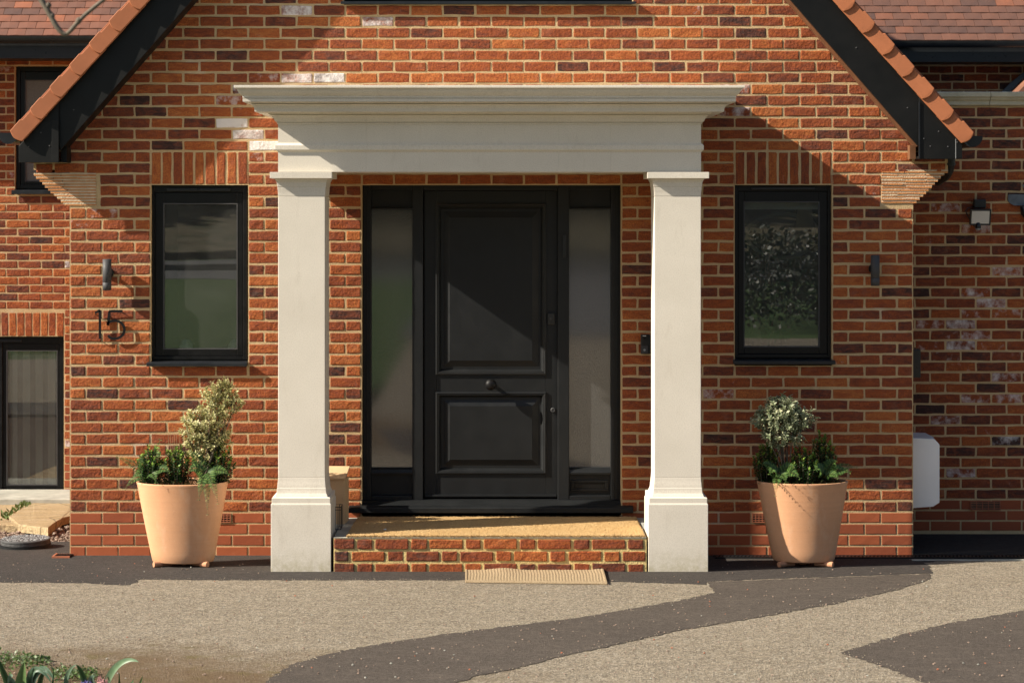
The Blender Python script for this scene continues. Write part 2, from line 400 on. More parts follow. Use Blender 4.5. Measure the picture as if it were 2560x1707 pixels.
strip = gpts([(1770, 1455), (1950, 1448), (2120, 1442), (2326, 1435), (2330, 1446), (2233, 1477), (2070, 1512), (1885, 1545), (1700, 1576), (1553, 1608), (1405, 1641), (1294, 1671), (1201, 1687), (1127, 1712), (1000, 1790), (500, 1790), (640, 1720), (666, 1707), (692, 1685), (740, 1656), (855, 1627), (961, 1608), (1109, 1586), (1257, 1567), (1427, 1547), (1700, 1501), (1789, 1481), (1772, 1462)])
sheet('trench_strip', ragged(strip), .003, 'brown_asphalt')
tri = gpts([(2101, 1631), (2218, 1595), (2366, 1558), (2560, 1525), (2800, 1480), (2900, 1800), (2440, 1760), (2314, 1707), (2255, 1685), (2184, 1658)])
sheet('asphalt_patch', ragged(tri), .0015, 'brown_asphalt')
mb = MB(); mb.slab([(2.813, .0), (14, .0), (14, 1.0), (2.813, 1.0)], -.08, .006)
struct('side_path', mb, M['new_asphalt'])
mb = MB(); mb.slab([(2.75, -.30), (6.5, -.27), (6.5, -.23), (2.75, -.26)], lambda x, y: GZ(y)-.03, lambda x, y: GZ(y)+.0065)
struct('concrete_edging', mb, M['floor_stone'])
# the passage to the left of the gable falls away from the drive
SL = -.083
def PZ(y): return SL*max(0, y-.3)
mb = MB(); mb.loft([[(x, y, PZ(y)-.035) for x in (-9, -3.04)] for y in (0, .3, 5.9)], closed=False, cap0=False, cap1=False)
struct('earth_bed', mb, M['soil'])
mb = MB(); mb.loft([[(x, y, -.002+PZ(y)) for x in (-9, -3.05)] for y in (-.01, .95)], closed=False, cap0=False, cap1=False)
struct('asphalt_corner', mb, M['dark_asphalt'])
# lawn, road and wood across the road: seen in the panes
mb = MB(); mb.slab([(-60, -8), (-1.5, -8), (-1.5, -36), (-60, -36)], .3, lambda x, y: .66 if y < -14 else GZ(y)+.03)
struct('lawn', mb, M['lawn_earth'])
mb = MB(); mb.slab([(-1.5, -14), (2.4, -14), (3.2, -36), (-1.5, -36)], .3, .65)
struct('forecourt', mb, M['road_tarmac'])
mb = MB(); rr = random.Random(12)
for i in range(16000):
    x = rr.uniform(3.0, 10); y = rr.uniform(-20, -15.2); h = 1.25+.6*noise.noise(Vector((x*.8, y*.8, 2)))
    z = GZ(max(y, -14))+h*rr.random()**.7; v = rr.uniform(.5, 1.3); s = rr.uniform(.025, .06)
    u = Vector((rr.uniform(-1, 1), rr.uniform(-1, 1), rr.uniform(-.5, .5)))*s; w = Vector((rr.uniform(-.5, .5), rr.uniform(-.5, .5), 1))*s*.6; p = Vector((x, y, z))
    mb.add([p-u, p-w, p+u, p+w], [(0, 1, 2, 3)], (.017*v, .032*v, .016*v) if rr.random() < .75 else (.032*v, .027*v, .020*v))
props(obj('shrubbery', mb, M['leaf'], colors=True), 'dark mixed shrubbery mirrored in the right window', 'shrubbery', None, 'stuff')
mb = MB(); mb.slab([(-90, -36), (90, -36), (90, -43), (-90, -43)], .3, .67)
struct('road', mb, M['road_tarmac'])
mb = MB(); mb.slab([(-90, -45), (90, -45), (90, -50), (-90, -50)], .3, .8)
struct('pavement', mb, M['road_tarmac'])
mb = MB(); mb.loft([[(x, y, z) for x in (-150, 150)] for y, z in ((-58, .9), (-64, 1.9), (-74, 6.5), (-90, 15), (-140, 17))], closed=False, cap0=False, cap1=False)
struct('hillside', mb, M['scrub'])
mb = MB()
rr = random.Random(3)
for i in range(15000):
    x = rr.uniform(-70, 70); h = 6.5+4*noise.noise(Vector((x*.12, 0, 0)))+1.5*noise.noise(Vector((x*.6, 3, 0)))
    y = -70+rr.uniform(-5, 5); z = max(1.5, 1.9+(-64-y)*.46)+h*.8*rr.random()**1.2
    s = rr.uniform(.25, .6); a = rr.uniform(0, 6.28)
    g = rr.uniform(.6, 1.3); c = (.11*g, .11*g, .065*g) if rr.random() < .4 else (.22*g, .19*g, .14*g)
    u = Vector((math.cos(a), math.sin(a)*.6, rr.uniform(-.5, .5)))*s; w = Vector((rr.uniform(-.4, .4), .3, 1))*s
    p = Vector((x, y, z)); mb.add([p-u, p-w, p+u, p+w], [(0, 1, 2, 3)], c)
props(obj('woodland', mb, M['leaf'], colors=True), 'dark wood of bare and evergreen trees beyond the road', 'woodland', None, 'stuff')

# ------------------------------------------------------------------ brickwork
PIT = 5.857/26; XL = X(174); CZ = .07823; C0 = .0259
def ux(u): return XL+u*PIT
JT = .0122
def brick_mb(w, h, rng, depth=.09, crisp=False):
    """one brick, its face centre at the origin and looking to -y"""
    e = .004 if crisp else .0065
    xs = [0, e/w, .34, .66, 1-e/w, 1] if w > .12 else [0, e/w, .5, 1-e/w, 1]
    zs = [0, e/h, 1-e/h, 1]; nx, nz = len(xs), len(zs); vs = []
    ji, jo = (.0004, .0008) if crisp else (.0011, .0036)
    fr = rng.uniform(0, 100)
    for jz, b in enumerate(zs):
        for jx, a in enumerate(xs):
            bx, bz = jx in (0, nx-1), jz in (0, nz-1)
            x = (a-.5)*w; z = (b-.5)*h; y = rng.uniform(-ji, ji)*1.6
            if bx or bz:
                y = (.0006 if crisp else .0010)+rng.uniform(0, ji*1.6)
                if bx: x += rng.uniform(-jo, jo*.5)*(1 if jx else -1)
                if bz: z += rng.uniform(-jo, jo*.4)*(1 if jz else -1)
                if bx and bz and not crisp: x *= 1-.02*w**-.3*rng.random(); z *= 1-.11*rng.random()
            vs.append((x, y, z))
    fs = []
    for j in range(nz-1):
        for i in range(nx-1):
            a = j*nx+i; fs.append((a, a+1, a+nx+1, a+nx))
    ring = [i for i in range(nx)]+[j*nx+nx-1 for j in range(1, nz)]+[(nz-1)*nx+i for i in range(nx-2, -1, -1)]+[j*nx for j in range(nz-2, 0, -1)]
    n0 = len(vs)
    for i in ring: x, y, z = vs[i]; vs.append((x, depth, z))
    L = len(ring)
    for q in range(L): fs.append((ring[(q+1) % L], ring[q], n0+q, n0+(q+1) % L))
    return vs, fs
def tone(rng):
    q = rng.random()
    if q < .055: return rng.uniform(.10, .22)
    if q < .22: return rng.uniform(.27, .42)
    if q < .70: return rng.uniform(.45, .68)
    return rng.uniform(.68, .92)

class Bricks:
    def __init__(s): s.rows = []
    def put(s, x, y, z, w, h, tint, upright=False, crisp=False, vis=0): s.rows.append((x, y, z, w, h, tint, upright, crisp, vis))
    def build(s, parent, singles=0, rng=random.Random(5)):
        order = sorted(range(len(s.rows)), key=lambda i: -s.rows[i][8]); one = set(i for i in order[:singles] if s.rows[i][8] > 0)
        cache = {}; joined = {False: MB(), True: MB()}
        for i, (x, y, z, w, h, t, up, crisp, vis) in enumerate(s.rows):
            if i in one:
                key = (round(w, 3), round(h, 3), crisp, up)
                if len(cache.setdefault(key, [])) < 14:
                    mb = MB(); vs, fs = brick_mb(w, h, rng, crisp=crisp)
                    mb.add(vs, fs); me = mesh('brick', mb, M['smooth_piece' if crisp else 'brick_piece']); cache[key].append(me)
                me = rng.choice(cache[key])
                o = bpy.data.objects.new('brick', me); link(o, parent)
                o.location = Vector((x, y, z))-org(parent)
                if up: o.rotation_euler = (0, math.radians(90), 0)
                o.color = (*t, 1)
            else:
                vs, fs = brick_mb(w, h, rng, crisp=crisp)
                if up: vs = [(q[2], q[1], -q[0]) for q in vs]
                joined[crisp].add([(q[0]+x, q[1]+y, q[2]+z) for q in vs], fs, t)
        for crisp, mb in joined.items():
            if mb.v: obj('brickwork', mb, M['smooth_joined' if crisp else 'brick_joined'], parent, False, True, kind='stuff')

house = thing('brick_house', (0, 0, 0), 'red brick house with a steep gable over its black front door', 'house')
gable = MB()
# mortar bed of the gable wall, left open at windows and door
T0, T1 = .0034, .11
zA = C0+CZ*33.5; zE = Z(425)                                  # window heads; top of the corbels
def mbox(u0, u1, z0, z1): gable.box(ux(u0), ux(u1), T0, T1, z0, z1)
zw0, zw1 = C0+CZ*16.5, C0+CZ*32.5
zs_ = zE
for u0, u1 in ((0, 2.5), (5.5, 9), (17, 20.5), (23.5, 26)): mbox(u0, u1, -.3, zs_)
for u0, u1 in ((2.5, 5.5), (20.5, 23.5)): mbox(u0, u1, -.3, zw0); mbox(u0, u1, zw1, zs_)
mbox(9, 17, zw1, zs_)
GL = lambda py: 349.5-(py-24)*.888+14; GR = lambda py: 2103+(py-24)*.900-14   # the gable's slopes in the photo
def gz(z): return VY-(z-CH)*F/CD
zt = C0+CZ*48.5; ua, ub = 8.45, 17.35
def lx(z): return max(X(84), X(GL(gz(z))))
def rx(z): return min(X(2370), X(GR(gz(z))))
zk = [zE, Z(395), Z(320), zt]
for a, b in zip(zk[:-1], zk[1:]): gable.prism([(lx(a), a), (rx(a), a), (rx(b), b), (lx(b), b)], T0, T1)
ztop = zt+1.15
gable.prism([(lx(zt), zt), (ux(ua), zt), (ux(ua), ztop), (lx(ztop), ztop)], T0, T1)
gable.prism([(ux(ub), zt), (rx(zt), zt), (rx(ztop), ztop), (ux(ub), ztop)], T0, T1)
zap = 6.1
gable.prism([(lx(ztop), ztop), (rx(ztop), ztop), (.1, zap), (-.1, zap)], T0, T1)
gable_wall = obj('gable_wall', gable, M['mortar'], house)
B = Bricks()
WH = [(691+37, 48, .75), (768, 47, .45), (930, 47, .7), (920, 46, .35), (785, 46, .3), (655, 42, .52), (735, 42, .75), (815, 42, .8), (590, 41, .6), (680, 41, .55), (760, 41, .5), (870, 41, .7), (960, 41, .55), (568, 40, .62), (590, 39, .55), (570, 38, 1.), (614, 37, .78), (655, 36, 1.0), (636, 35, .7), (674, 35, .55), (1680, 42, .3), (1700, 42, .45), (1870, 41, .6), (1580, 41, .6), (1840, 39, .65), (1860, 37, .45), (1770, 36, .4), (1770, 35, .45), (1790, 14, .62), (1830, 15, .45), (1910, 15, .4), (1000, 48, .45), (1700, 48, .5), (200, 29, .5), (340, 47, .0), (240, 30, .55), (210, 26, .4), (195, 25, .35), (385, 17, .5), (560, 16, .4), (2100, 17, .5), (2230, 35, .45), (2290, 34, .42), (2130, 10, .4), (2010, 9, .4)]
OPEN = [(2.5, 5.5, 17, 35), (20.5, 23.5, 17, 35), (9, 17, -5, 32), (ua, ub, 49, 70)]
BLK = [(668, 840, 420, 1440), (1608, 1780, 420, 1440), (585, 1860, 210, 440), (335, 580, 1205, 1420), (1885, 2125, 1200, 1420), (455, 600, 940, 1200), (330, 580, 1090, 1210), (1880, 2100, 985, 1205)]
rb = random.Random(11)
for n in range(0, 58):
    zc = C0+CZ*n; py = gz(zc); crisp = n <= 3
    ulo, uhi = (0, 26) if n < 34 else ((lx(zc-.04)-XL)/PIT+.05, (rx(zc-.04)-XL)/PIT-.05)
    if n in (31, 32, 33): ulo, uhi = .92, 25.02
    k0 = math.floor(ulo)-1; cells = []
    st = .5 if n % 2 == 0 else 0
    for q in range(k0, 29):
        a, b = max(q+st, ulo), min(q+st+1, uhi)
        segs = [(a, b)]
        for o0, o1, n0, n1 in OPEN:
            if n0 <= n <= n1:
                nx = []
                for s0, s1 in segs:
                    if s1 <= o0 or s0 >= o1: nx.append((s0, s1))
                    else:
                        if s0 < o0: nx.append((s0, o0))
                        if s1 > o1: nx.append((o1, s1))
                segs = nx
        for s0, s1 in segs:
            if s1-s0 > .13: cells.append([s0, s1])
            elif s1-s0 > .001 and cells and abs(cells[-1][1]-s0) < 1e-6: cells[-1][1] = s1
    if n in (31, 33) and cells: cells[0][0] = ulo
    for s0, s1 in cells:
        w = (s1-s0)*PIT-JT-rb.uniform(-.002, .003); x = ux((s0+s1)/2); xp = VX+x*F/CD
        if n == 3 and (abs((s0+s1)/2-4.5) < .3 or abs((s0+s1)/2-21.5) < .3): continue
        wh = 0
        for wx, wn_, am in WH:
            if wn_ == n and abs(wx-xp) < 42: wh = am*.90
        if not wh and rb.random() < .10: wh = rb.uniform(.1, .38)
        t = (tone(rb), wh, rb.random())
        if crisp: t = (rb.uniform(.3, .7), rb.uniform(.1, .35), rb.random())
        vis = 0
        hw = w/2*360
        if w > .18 and xp-hw > 180 and xp+hw < 2280 and py > 30 and not any(b0 < xp+hw and b1 > xp-hw and b2 < py+12 and b3 > py-12 for b0, b1, b2, b3 in BLK) and xp-hw > GL(py)+120 and xp+hw < GR(py)-120:
            vis = 1+rb.random()*.01+ (1 if py < 430 else 0)*.3 + (.2 if py > 800 else 0)
        B.put(x, rb.uniform(-.0014, .0012) if not crisp else rb.uniform(-.0005, .0005), zc+rb.uniform(-.0012, .0012), w, CZ-.0136-(0 if not crisp else -.0012)+rb.uniform(-.0022, .0014), t, False, crisp, vis)
# soldier bricks over the two windows
for u0 in (2.5, 20.5):
    for i in range(9):
        x = ux(u0+(i+.5)/3); t = (tone(rb), rb.uniform(0, .25), rb.random())
        B.put(x, rb.uniform(-.001, .001), C0+CZ*34, .221, PIT/3-.0130-rb.uniform(0, .004), t, True, False, 2.)
B.build(gable_wall, 292)
for u0, sg in ((2.5, 1), (20.5, 1)):                          # little weep holes in the soldier course
    for uu in (0, 1.5, 3):
        mb = MB(); x = ux(u0+uu)
        for i in range(6): mb.box(x-.004, x+.004, -.001, .02, C0+CZ*32.62+i*.0105, C0+CZ*32.62+i*.0105+.006)
        obj('weep_vent', mb, M['red_clay_gully'], gable_wall)
# air bricks
def air_brick(parent, xc, zc, w, h, y, nx, nz):
    obj('vent_shade_plate', MB().box(xc-w/2+.002, xc+w/2-.002, y+.0015, y+.02, zc-h/2+.002, zc+h/2-.002), M['black_plastic'], parent)  # black plate stands in for the shade inside the vent holes
    mb = MB(); fr = .006; ya, yb = y-.008, y+.001
    mb.box(xc-w/2, xc+w/2, ya, yb, zc-h/2, zc-h/2+fr); mb.box(xc-w/2, xc+w/2, ya, yb, zc+h/2-fr, zc+h/2)
    for i in range(nx+1): x = xc-w/2+fr/2+i*(w-fr)/nx; mb.box(x-.0022, x+.0022, ya+.0005, yb-.0005, zc-h/2+fr, zc+h/2-fr)
    for j in range(1, nz): z = zc-h/2+j*h/nz; mb.box(xc-w/2+fr, xc+w/2-fr, ya+.001, yb-.001, z-.0024, z+.0024)
    return obj('air_brick', mb, M['red_clay_gully'], parent)
air_brick(gable_wall, ux(4.5), C0+CZ*3, .212, .065, .0, 9, 4)
air_brick(gable_wall, ux(21.5), C0+CZ*3, .212, .065, .0, 9, 4)
# tiled corbels at the corners of the gable
def corbel(x_in, xs_out, py0, py1, sg):
    n = len(xs_out); rng = random.Random(int(x_in)); zt_, zb_ = Z(py0), Z(py1); h = (zt_-zb_)/n
    core = MB()
    for i, xo in enumerate(xs_out):
        z1 = zt_-i*h; z0 = z1-h; a, b = sorted((X(x_in), X(xo)))
        core.box(a+(0 if sg > 0 else .004), b-(0 if sg < 0 else .004), -.0005+rng.uniform(-.003, .003), .10-.001*i, z0+h*.43, z1+.0004*(i % 2))
        cuts = [a]; x = a+rng.uniform(.10, .22)
        while x < b-.06: cuts.append(x); x += rng.uniform(.14, .26)
        cuts.append(b)
        for c0, c1 in zip(cuts[:-1], cuts[1:]):
            mb = MB(); j = lambda: rng.uniform(-.0018, .0018)
            y0 = rng.uniform(-.0055, .001)
            zz0, zz1 = z0+h*.03, z0+h*(.46+rng.uniform(-.08, .06))
            q = [(c0+.002+j(), zz0+j()), ((c0+c1)/2, zz0+j()), (c1-.002+j(), zz0+j()), (c1-.003+j(), zz1+j()), ((c0+c1)/2, zz1+j()), (c0+.003+j(), zz1+j())]
            mb.prism(q, y0, .102)
            obj('corbel_tile', mb, M['corbel_clay'], gable_wall)
    return core
cl = corbel(241, [84, 90, 99, 106, 112, 120, 126, 135, 143, 152, 159], 433, 514, 1)
obj('corbel_bed', cl, M['corbel_mortar'], gable_wall)
cr = corbel(2203, [2370, 2361, 2352, 2345, 2337, 2330, 2322, 2315, 2308, 2299, 2292], 425, 508, -1)
obj('corbel_bed', cr, M['corbel_mortar'], gable_wall)

# ---- walls beside and behind the gable
def wall_bricks(parent, x0, x1, z0, z1, y, opens, rng, phase=0., white=.1, darker=0., crispn=0, wz=None):
    b = Bricks(); n0 = int((z0-C0)/CZ)-1; n1 = int((z1-C0)/CZ)
    nb = 0
    for n in range(n0, n1+1):
        zc = C0+CZ*(n+.5)
        if zc < z0+.02 or zc > z1-.02: continue
        q = x0-PIT*2+phase+(PIT/2 if n % 2 else 0)
        while q < x1:
            a, e = max(q, x0), min(q+PIT, x1); q += PIT
            segs = [(a, e)]
            for o0, o1, p0, p1 in opens:
                if p0 < zc < p1:
                    nx = []
                    for s0, s1 in segs:
                        if s1 <= o0 or s0 >= o1: nx.append((s0, s1))
                        else:
                            if s0 < o0: nx.append((s0, o0))
                            if s1 > o1: nx.append((o1, s1))
                    segs = nx
            for s0, s1 in segs:
                if s1-s0 < .03: continue
                wh = 0
                if rng.random() < white: wh = rng.uniform(.25, .62)
                if wz and wz(VX+(s0+s1)/2*F/(CD+y), VY-(zc-CH)*F/(CD+y), rng): wh = rng.uniform(.4, .62)
                cr = n < crispn
                t = (max(0, tone(rng)-darker), wh, rng.random())
                if cr: t = (rng.uniform(.3, .6), .2, rng.random())
                b.put((s0+s1)/2, y+rng.uniform(-.0012, .0012), zc, s1-s0-JT, CZ-.0130+rng.uniform(-.0015, .001), t, False, cr)
    b.build(parent, 0, rng)
def wall_bed(parent_name, x0, x1, z0, z1, y, opens):
    mb = MB(); xs = sorted({x0, x1, *[o[0] for o in opens], *[o[1] for o in opens]}); xs = [q for q in xs if x0 <= q <= x1]
    for a, b in zip(xs[:-1], xs[1:]):
        zs = [z0]
        for o in sorted(opens, key=lambda o: o[2]):
            if o[0] <= a and o[1] >= b: zs += [o[2], o[3]]
        zs.append(z1)
        for i in range(0, len(zs), 2): mb.box(a, b, y+.0034, y+.10, zs[i], zs[i+1])
    return obj(parent_name, mb, M['mortar'], house)
# main wall behind, on the left
YB = 5.57
wl0, wl1, wz0, wz1 = X(37, YB), X(198, YB), Z(483, YB), Z(166, YB)
ll0, ll1, lz0, lz1 = X(-150, YB), X(159.5, YB), Z(1246, YB), Z(841, YB)
ze = Z(150, YB)+.1
sol = (ll0, ll1, lz1, lz1+3*CZ)
ops = [(wl0, wl1, wz0, wz1), (ll0, ll1, lz0, lz1)]
far_wall = wall_bed('house_wall', X(-760, YB), X(330, YB), -.75, ze, YB, ops)
rl = random.Random(21)
wall_bricks(far_wall, X(-760, YB), X(330, YB), -.7, ze, YB, ops+[sol], rl, .06, .12)
b = Bricks(); i = 0
x = ll1-.036
while x > ll0:
    b.put(x, YB+rl.uniform(-.001, .001), lz1+1.5*CZ, .222, .064, (tone(rl), .15, rl.random()), True); x -= .0765
b.build(far_wall, 0, rl)
# main wall behind, on the right (over the low wing)
far_wall_r = wall_bed('house_wall', X(2150, YB), X(3600, YB), 1.2, Z(160, YB)+.15, YB, [])
wall_bricks(far_wall_r, X(2150, YB), X(3600, YB), 2.9, Z(160, YB)+.15, YB, [], rl, .1, .06, .12)
# low wing on the right
YR = .90
zc0, zc1 = Z(266, YR), Z(231, YR)
wing = wall_bed('wing_wall', 2.80, X(3500, YR), -.1, zc0, YR, [])
def wz(px, py, g): return (2290 < px < 2420 and 590 < py < 930 and g.random() < .30) or (2380 < px < 2520 and 700 < py < 1010 and g.random() < .34) or (py < 600 and px < 2400 and g.random() < .2)
av = (X(2427, YR)-.005, X(2499, YR)+.005, Z(1274, YR), Z(1252, YR))
wall_bricks(wing, 2.80, X(3500, YR), -.02, zc0-.004, YR, [], random.Random(33), .09, .10, .13, 3, wz)  # brick tones lowered so the colour itself deepens the wing's shade
air_brick(wing, (av[0]+av[1])/2, (av[2]+av[3])/2, av[1]-av[0], .066, YR-.004, 5, 4)
for a, b_ in ((2280, 2471), (2472.5, 2740), (2741.5, 3010), (3011.5, 3280), (3281.5, 3505)):                  # coping stones
    mb = MB(); pr = [(.015, Z(266, YR)), (-.03, Z(263, YR)), (-.03, Z(254, YR)), (-.05, Z(250, YR)), (-.055, Z(246, YR)), (-.07, Z(243, YR)), (-.07, Z(233, YR)), (-.06, Z(231, YR)), (.25, Z(228, YR)), (.25, Z(266, YR))]
    mb.loft([[(X(a, YR), YR+o, z) for o, z in pr], [(X(b_, YR), YR+o, z) for o, z in pr]])
    obj('coping_stone', mb, M['coping_stone'], wing)
mb = MB(); mb.slab([(2.8, YR+.2), (9.2, YR+.2), (9.2, YB), (2.8, YB)], Z(240, YR)-.15, Z(240, YR)); obj('flat_roof', mb, M['lead'], house)
# side walls of the gabled block
mb = MB(); mb.box(XL+.012, XL+.11, T1+.001, YB+.2, -.8, Z(400)); obj('flank_wall', mb, M['wall_far'], house)
mb = MB(); mb.box(ux(26)-.11, ux(26)-.004, T1+.001, YB+.2, -.4, Z(400)); obj('flank_wall', mb, M['wall_far'], house)

# ------------------------------------------------------------------ roofs of the gable: boards, boxes, verge tiles, gutters
YF = -.19; TB = .03
def soffit_board(a, b, c, d): pass
boards = {-1: dict(up=[(349.5, 18), (55.5, 350)], lo=[(481, 0), (150, 377)], box=(48, 148, 407), tr=(131, 148)),
           1: dict(up=[(2103, 18), (2404.6, 354)], lo=[(1975.6, 0), (2295.5, 366)], box=(2297, 2404.6, 398), tr=(2295.5, 2299))}
def lerp_at(l, py): (x0, y0), (x1, y1) = l; return x0+(x1-x0)*(py-y0)/(y1-y0)
TOPY = -860
for sg, d in boards.items():
    up, lo = d['up'], d['lo']
    xm = VX-41                                                # ridge line of the gable in the photo
    # main board
    ytop_u = up[0][1]+(xm-up[0][0])*(up[1][1]-up[0][1])/(up[1][0]-up[0][0])
    ytop_l = lo[0][1]+(xm-lo[0][0])*(lo[1][1]-lo[0][1])/(lo[1][0]-lo[0][0])
    pts = [(xm, ytop_u), (xm, ytop_l), lo[1], (lo[1][0], d['box'][2]-20), (lerp_at(up, d['box'][2]-20) if False else up[1][0], up[1][1]+12), up[1]]
    mb = MB(); q = [(X(a, YF), Z(b_, YF)) for a, b_ in [(xm, ytop_u), (xm, ytop_l), lo[1], (lo[1][0], lo[1][1]-8), up[1]]]
    mb.prism(q, YF, YF+TB); obj('bargeboard', mb, M['black_board'], house, bevel=.002)
    # underside going back to the wall
    n_ = Vector((lo[1][1]-lo[0][1], 0, (lo[1][0]-lo[0][0])))
    th = 5
    s_ = [(xm, ytop_l), (lo[1][0], lo[1][1])]
    mb = MB(); q = [(X(a, YF), Z(b_, YF)) for a, b_ in [s_[0], s_[1], (s_[1][0]-sg*2*0, s_[1][1]-14), (s_[0][0], s_[0][1]-14)]]
    mb.prism(q, YF+TB+.001, -.004); obj('soffit_board', mb, M['copper_soffit'] if sg > 0 else M['black_board'], house)
    # boxed end of the eaves
    bx0, bx1, by = d['box']
    a, b_ = sorted((X(bx0, YF), X(bx1, YF)))
    zb = Z(by, YF)
    out = X(bx0, YF) if sg < 0 else X(bx1, YF)
    inn = X(bx1, YF) if sg < 0 else X(bx0, YF)
    mb = MB()
    ztl = lambda x: Z(lerp_at([(p[1], p[0]) for p in up], VX+x*F/(CD+YF)) if False else up[0][1]+((VX+x*F/(CD+YF))-up[0][0])*(up[1][1]-up[0][1])/(up[1][0]-up[0][0]), YF)
    poly = [(out, zb), (inn, zb), (inn, ztl(inn)-.02), (out, ztl(out)-.02)] if ztl(out)-.02 > zb else [(out, zb), (inn, zb), (inn, ztl(inn)-.02)]
    mb.prism(poly, YF-.012, YF-.001)
    obj('eaves_box', mb, M['black_board'], house, bevel=.002)
    mb = MB(); mb.box(min(out, inn)+.003, max(out, inn)-.003, YF+TB, YB-.3, zb+.004, zb+.02)
    mb.box(out-.018 if sg > 0 else out, out if sg > 0 else out+.018, YF+TB+.0005, YB-.3, zb+.021, zb+.16)
    obj('soffit', mb, M['black_board'], house)
    # upright strip at the joint
    t0, t1 = d['tr']
    mb = MB(); mb.box(X(t0, YF), X(t1, YF), YF-.02, YF-.0125, zb+.002, Z(300 if sg < 0 else 256, YF)); obj('joint_strip', mb, M['sill_metal' if sg > 0 else 'black_board'], house, bevel=.001)
    if sg < 0:
        mb = MB(); mb.box(X(148.5, YF), X(163, YF), YF+.05, -.004, zb+.003, Z(366, YF)); obj('soffit', mb, M['black_board'], house)
    else:
        mb = MB(); mb.box(X(2282, YF), X(2296.5, YF), YF+.10, -.004, zb+.003, Z(362, YF)); obj('soffit', mb, M['copper_soffit'], house)
        mb = MB(); mb.box(X(2387.5, YF), X(2389, YF), YF-.0135, YF-.012, zb+.002, Z(348, YF)); obj('joint_strip', mb, M['grey_plastic'], house)
    for px, py in ([(72, 367), (124, 365), (184, 275), (102, 332)] if sg < 0 else [(2326, 366), (2370, 367), (2347, 329), (2310, 347), (2141, 120), (2269, 270), (2393, 356)]):
        mb = MB(); yy = YF-.012 if (px < 131 or px > 2300) else YF
        mb.lathe([(.005, 0), (.005, .0015), (.003, .003)], P(px, py, yy), 10, 1, 'y'); obj('screw', mb, M['dark_metal'], house)
    # roof slope of the gable behind the verge
    mb = MB(); u0, u1 = up
    xo = u1[0]+sg*26; yo = u1[1]+(xo-u1[0])*(u1[1]-u0[1])/(u1[0]-u0[0])
    # outer surface: 26 px outside the tile tips
    nx_, ny_ = sg*.743, -.669
    q0 = (xm, ytop_u-52); q1 = (u1[0]+nx_*30, u1[1]+ny_*30)
    q = [(X(q0[0], YF), Z(q0[1], YF)), (X(q1[0], YF), Z(q1[1], YF)), (X(u1[0]+nx_*4, YF), Z(u1[1]+ny_*4, YF)), (X(xm, YF), Z(ytop_u-6, YF))]
    mb.prism(q, YF+.02, YB+3); obj('gable_roof', mb, M['roof_clay_plain'], house)
    # verge tiles
    tl = Vector((.669*sg, .743)); nn = Vector((.743*sg, -.669))
    c0 = Vector((2404.6, 359)) if sg > 0 else Vector((55.5, 355))
    for i in range(8 if True else 12):
        c = c0-tl*73.7*i
        yv = YF-.045
        prof = []
        L_, W_ = 92, 41
        # outline: a rounded drop end, straight sides, a small shoulder at the top edge
        for t in range(9):
            a = t/8; w = a*W_; bul = 9*math.sin(math.pi*min(1, a*.92+.04))-2
            prof.append(c+nn*w+tl*bul*.9)
        prof += [c+nn*(W_+1)-tl*38, c+nn*(W_-4)-tl*42, c+nn*(W_-3)-tl*L_, c-nn*0-tl*L_]
        pl = [(X(p.x, yv), Z(p.y, yv)) for p in prof]
        zt0 = Vector((X(c.x, yv), 0, Z(c.y, yv)))
        mb = MB(); dirv = Vector((tl.x, 0, -tl.y))
        def yo_(x, z, yb):                                    # the tile leans out at its lower end
            s = -(Vector((x, 0, z))-zt0).dot(dirv)/.25
            return yb+.020*min(1, max(0, s))
        r0 = [(x, yo_(x, z, yv-.004), z) for x, z in pl]; cx_ = sum(p[0] for p in pl)/len(pl); cz_ = sum(p[1] for p in pl)/len(pl)
        r_in = [(cx_+(x-cx_)*.955, yo_(x, z, yv-.010), cz_+(z-cz_)*.955) for x, z in pl]
        r1 = [(x, yo_(x, z, yv+.012), z) for x, z in pl]
        mb.loft([r_in, r0, r1], cap1=True)
        # top of the tile turning back over the roof
        e = [c+nn*(W_+1), c+nn*(W_+1)-tl*L_, c+nn*(W_-6)-tl*L_, c+nn*(W_-6)]
        el = [(X(p.x, yv), Z(p.y, yv)) for p in e]
        mb.loft([[(x, yo_(x, z, yv+.0125), z) for x, z in el], [(x, yo_(x, z, yv+.16), z) for x, z in el]])
        obj('verge_tile', mb, M['verge_clay'], house, bevel=.0025)
    # gutter along the gable's eaves, seen end on
    gx, gy = (21, 333) if sg < 0 else (2431, 341)
    yg = YF+.02; r = 26/366.
    mb = MB(); rings = []
    for yy in (yg, YB-.4):
        ring = []
        for t in range(13): a = math.pi+math.pi*t/12; ring.append((X(gx+4*-sg*0, yg)+r*.95*math.cos(a), yy, Z(gy, yg)+r*1.05*math.sin(a)))
        for t in range(13): a = 2*math.pi-math.pi*t/12; ring.append((X(gx, yg)+(r-.004)*.95*math.cos(a), yy, Z(gy, yg)+(r-.004)*1.05*math.sin(a)))
        rings.append(ring)
    mb.loft(rings)
    mb.prism([(X(gx, yg)+(r+.003)*.95*math.cos(math.pi+math.pi*t/12), Z(gy, yg)+.002+(r+.003)*1.05*math.sin(math.pi+math.pi*t/12)) for t in range(13)], yg-.008, yg-.001)
    obj('gutter', mb, M['sill_metal'], house)
# downpipe swan-neck below the right gutter
mb = MB(); mb.tube([P(2377, 385, .02), P(2377, 412, .02), P(2373, 428, .06), P(2366, 440, .14), P(2345, 455, .30)], .030, 12)
mb.tube([P(2377, 408, .02), P(2377, 413, .02)], .034, 12)
obj('downpipe', mb, M['black_plastic'], house)

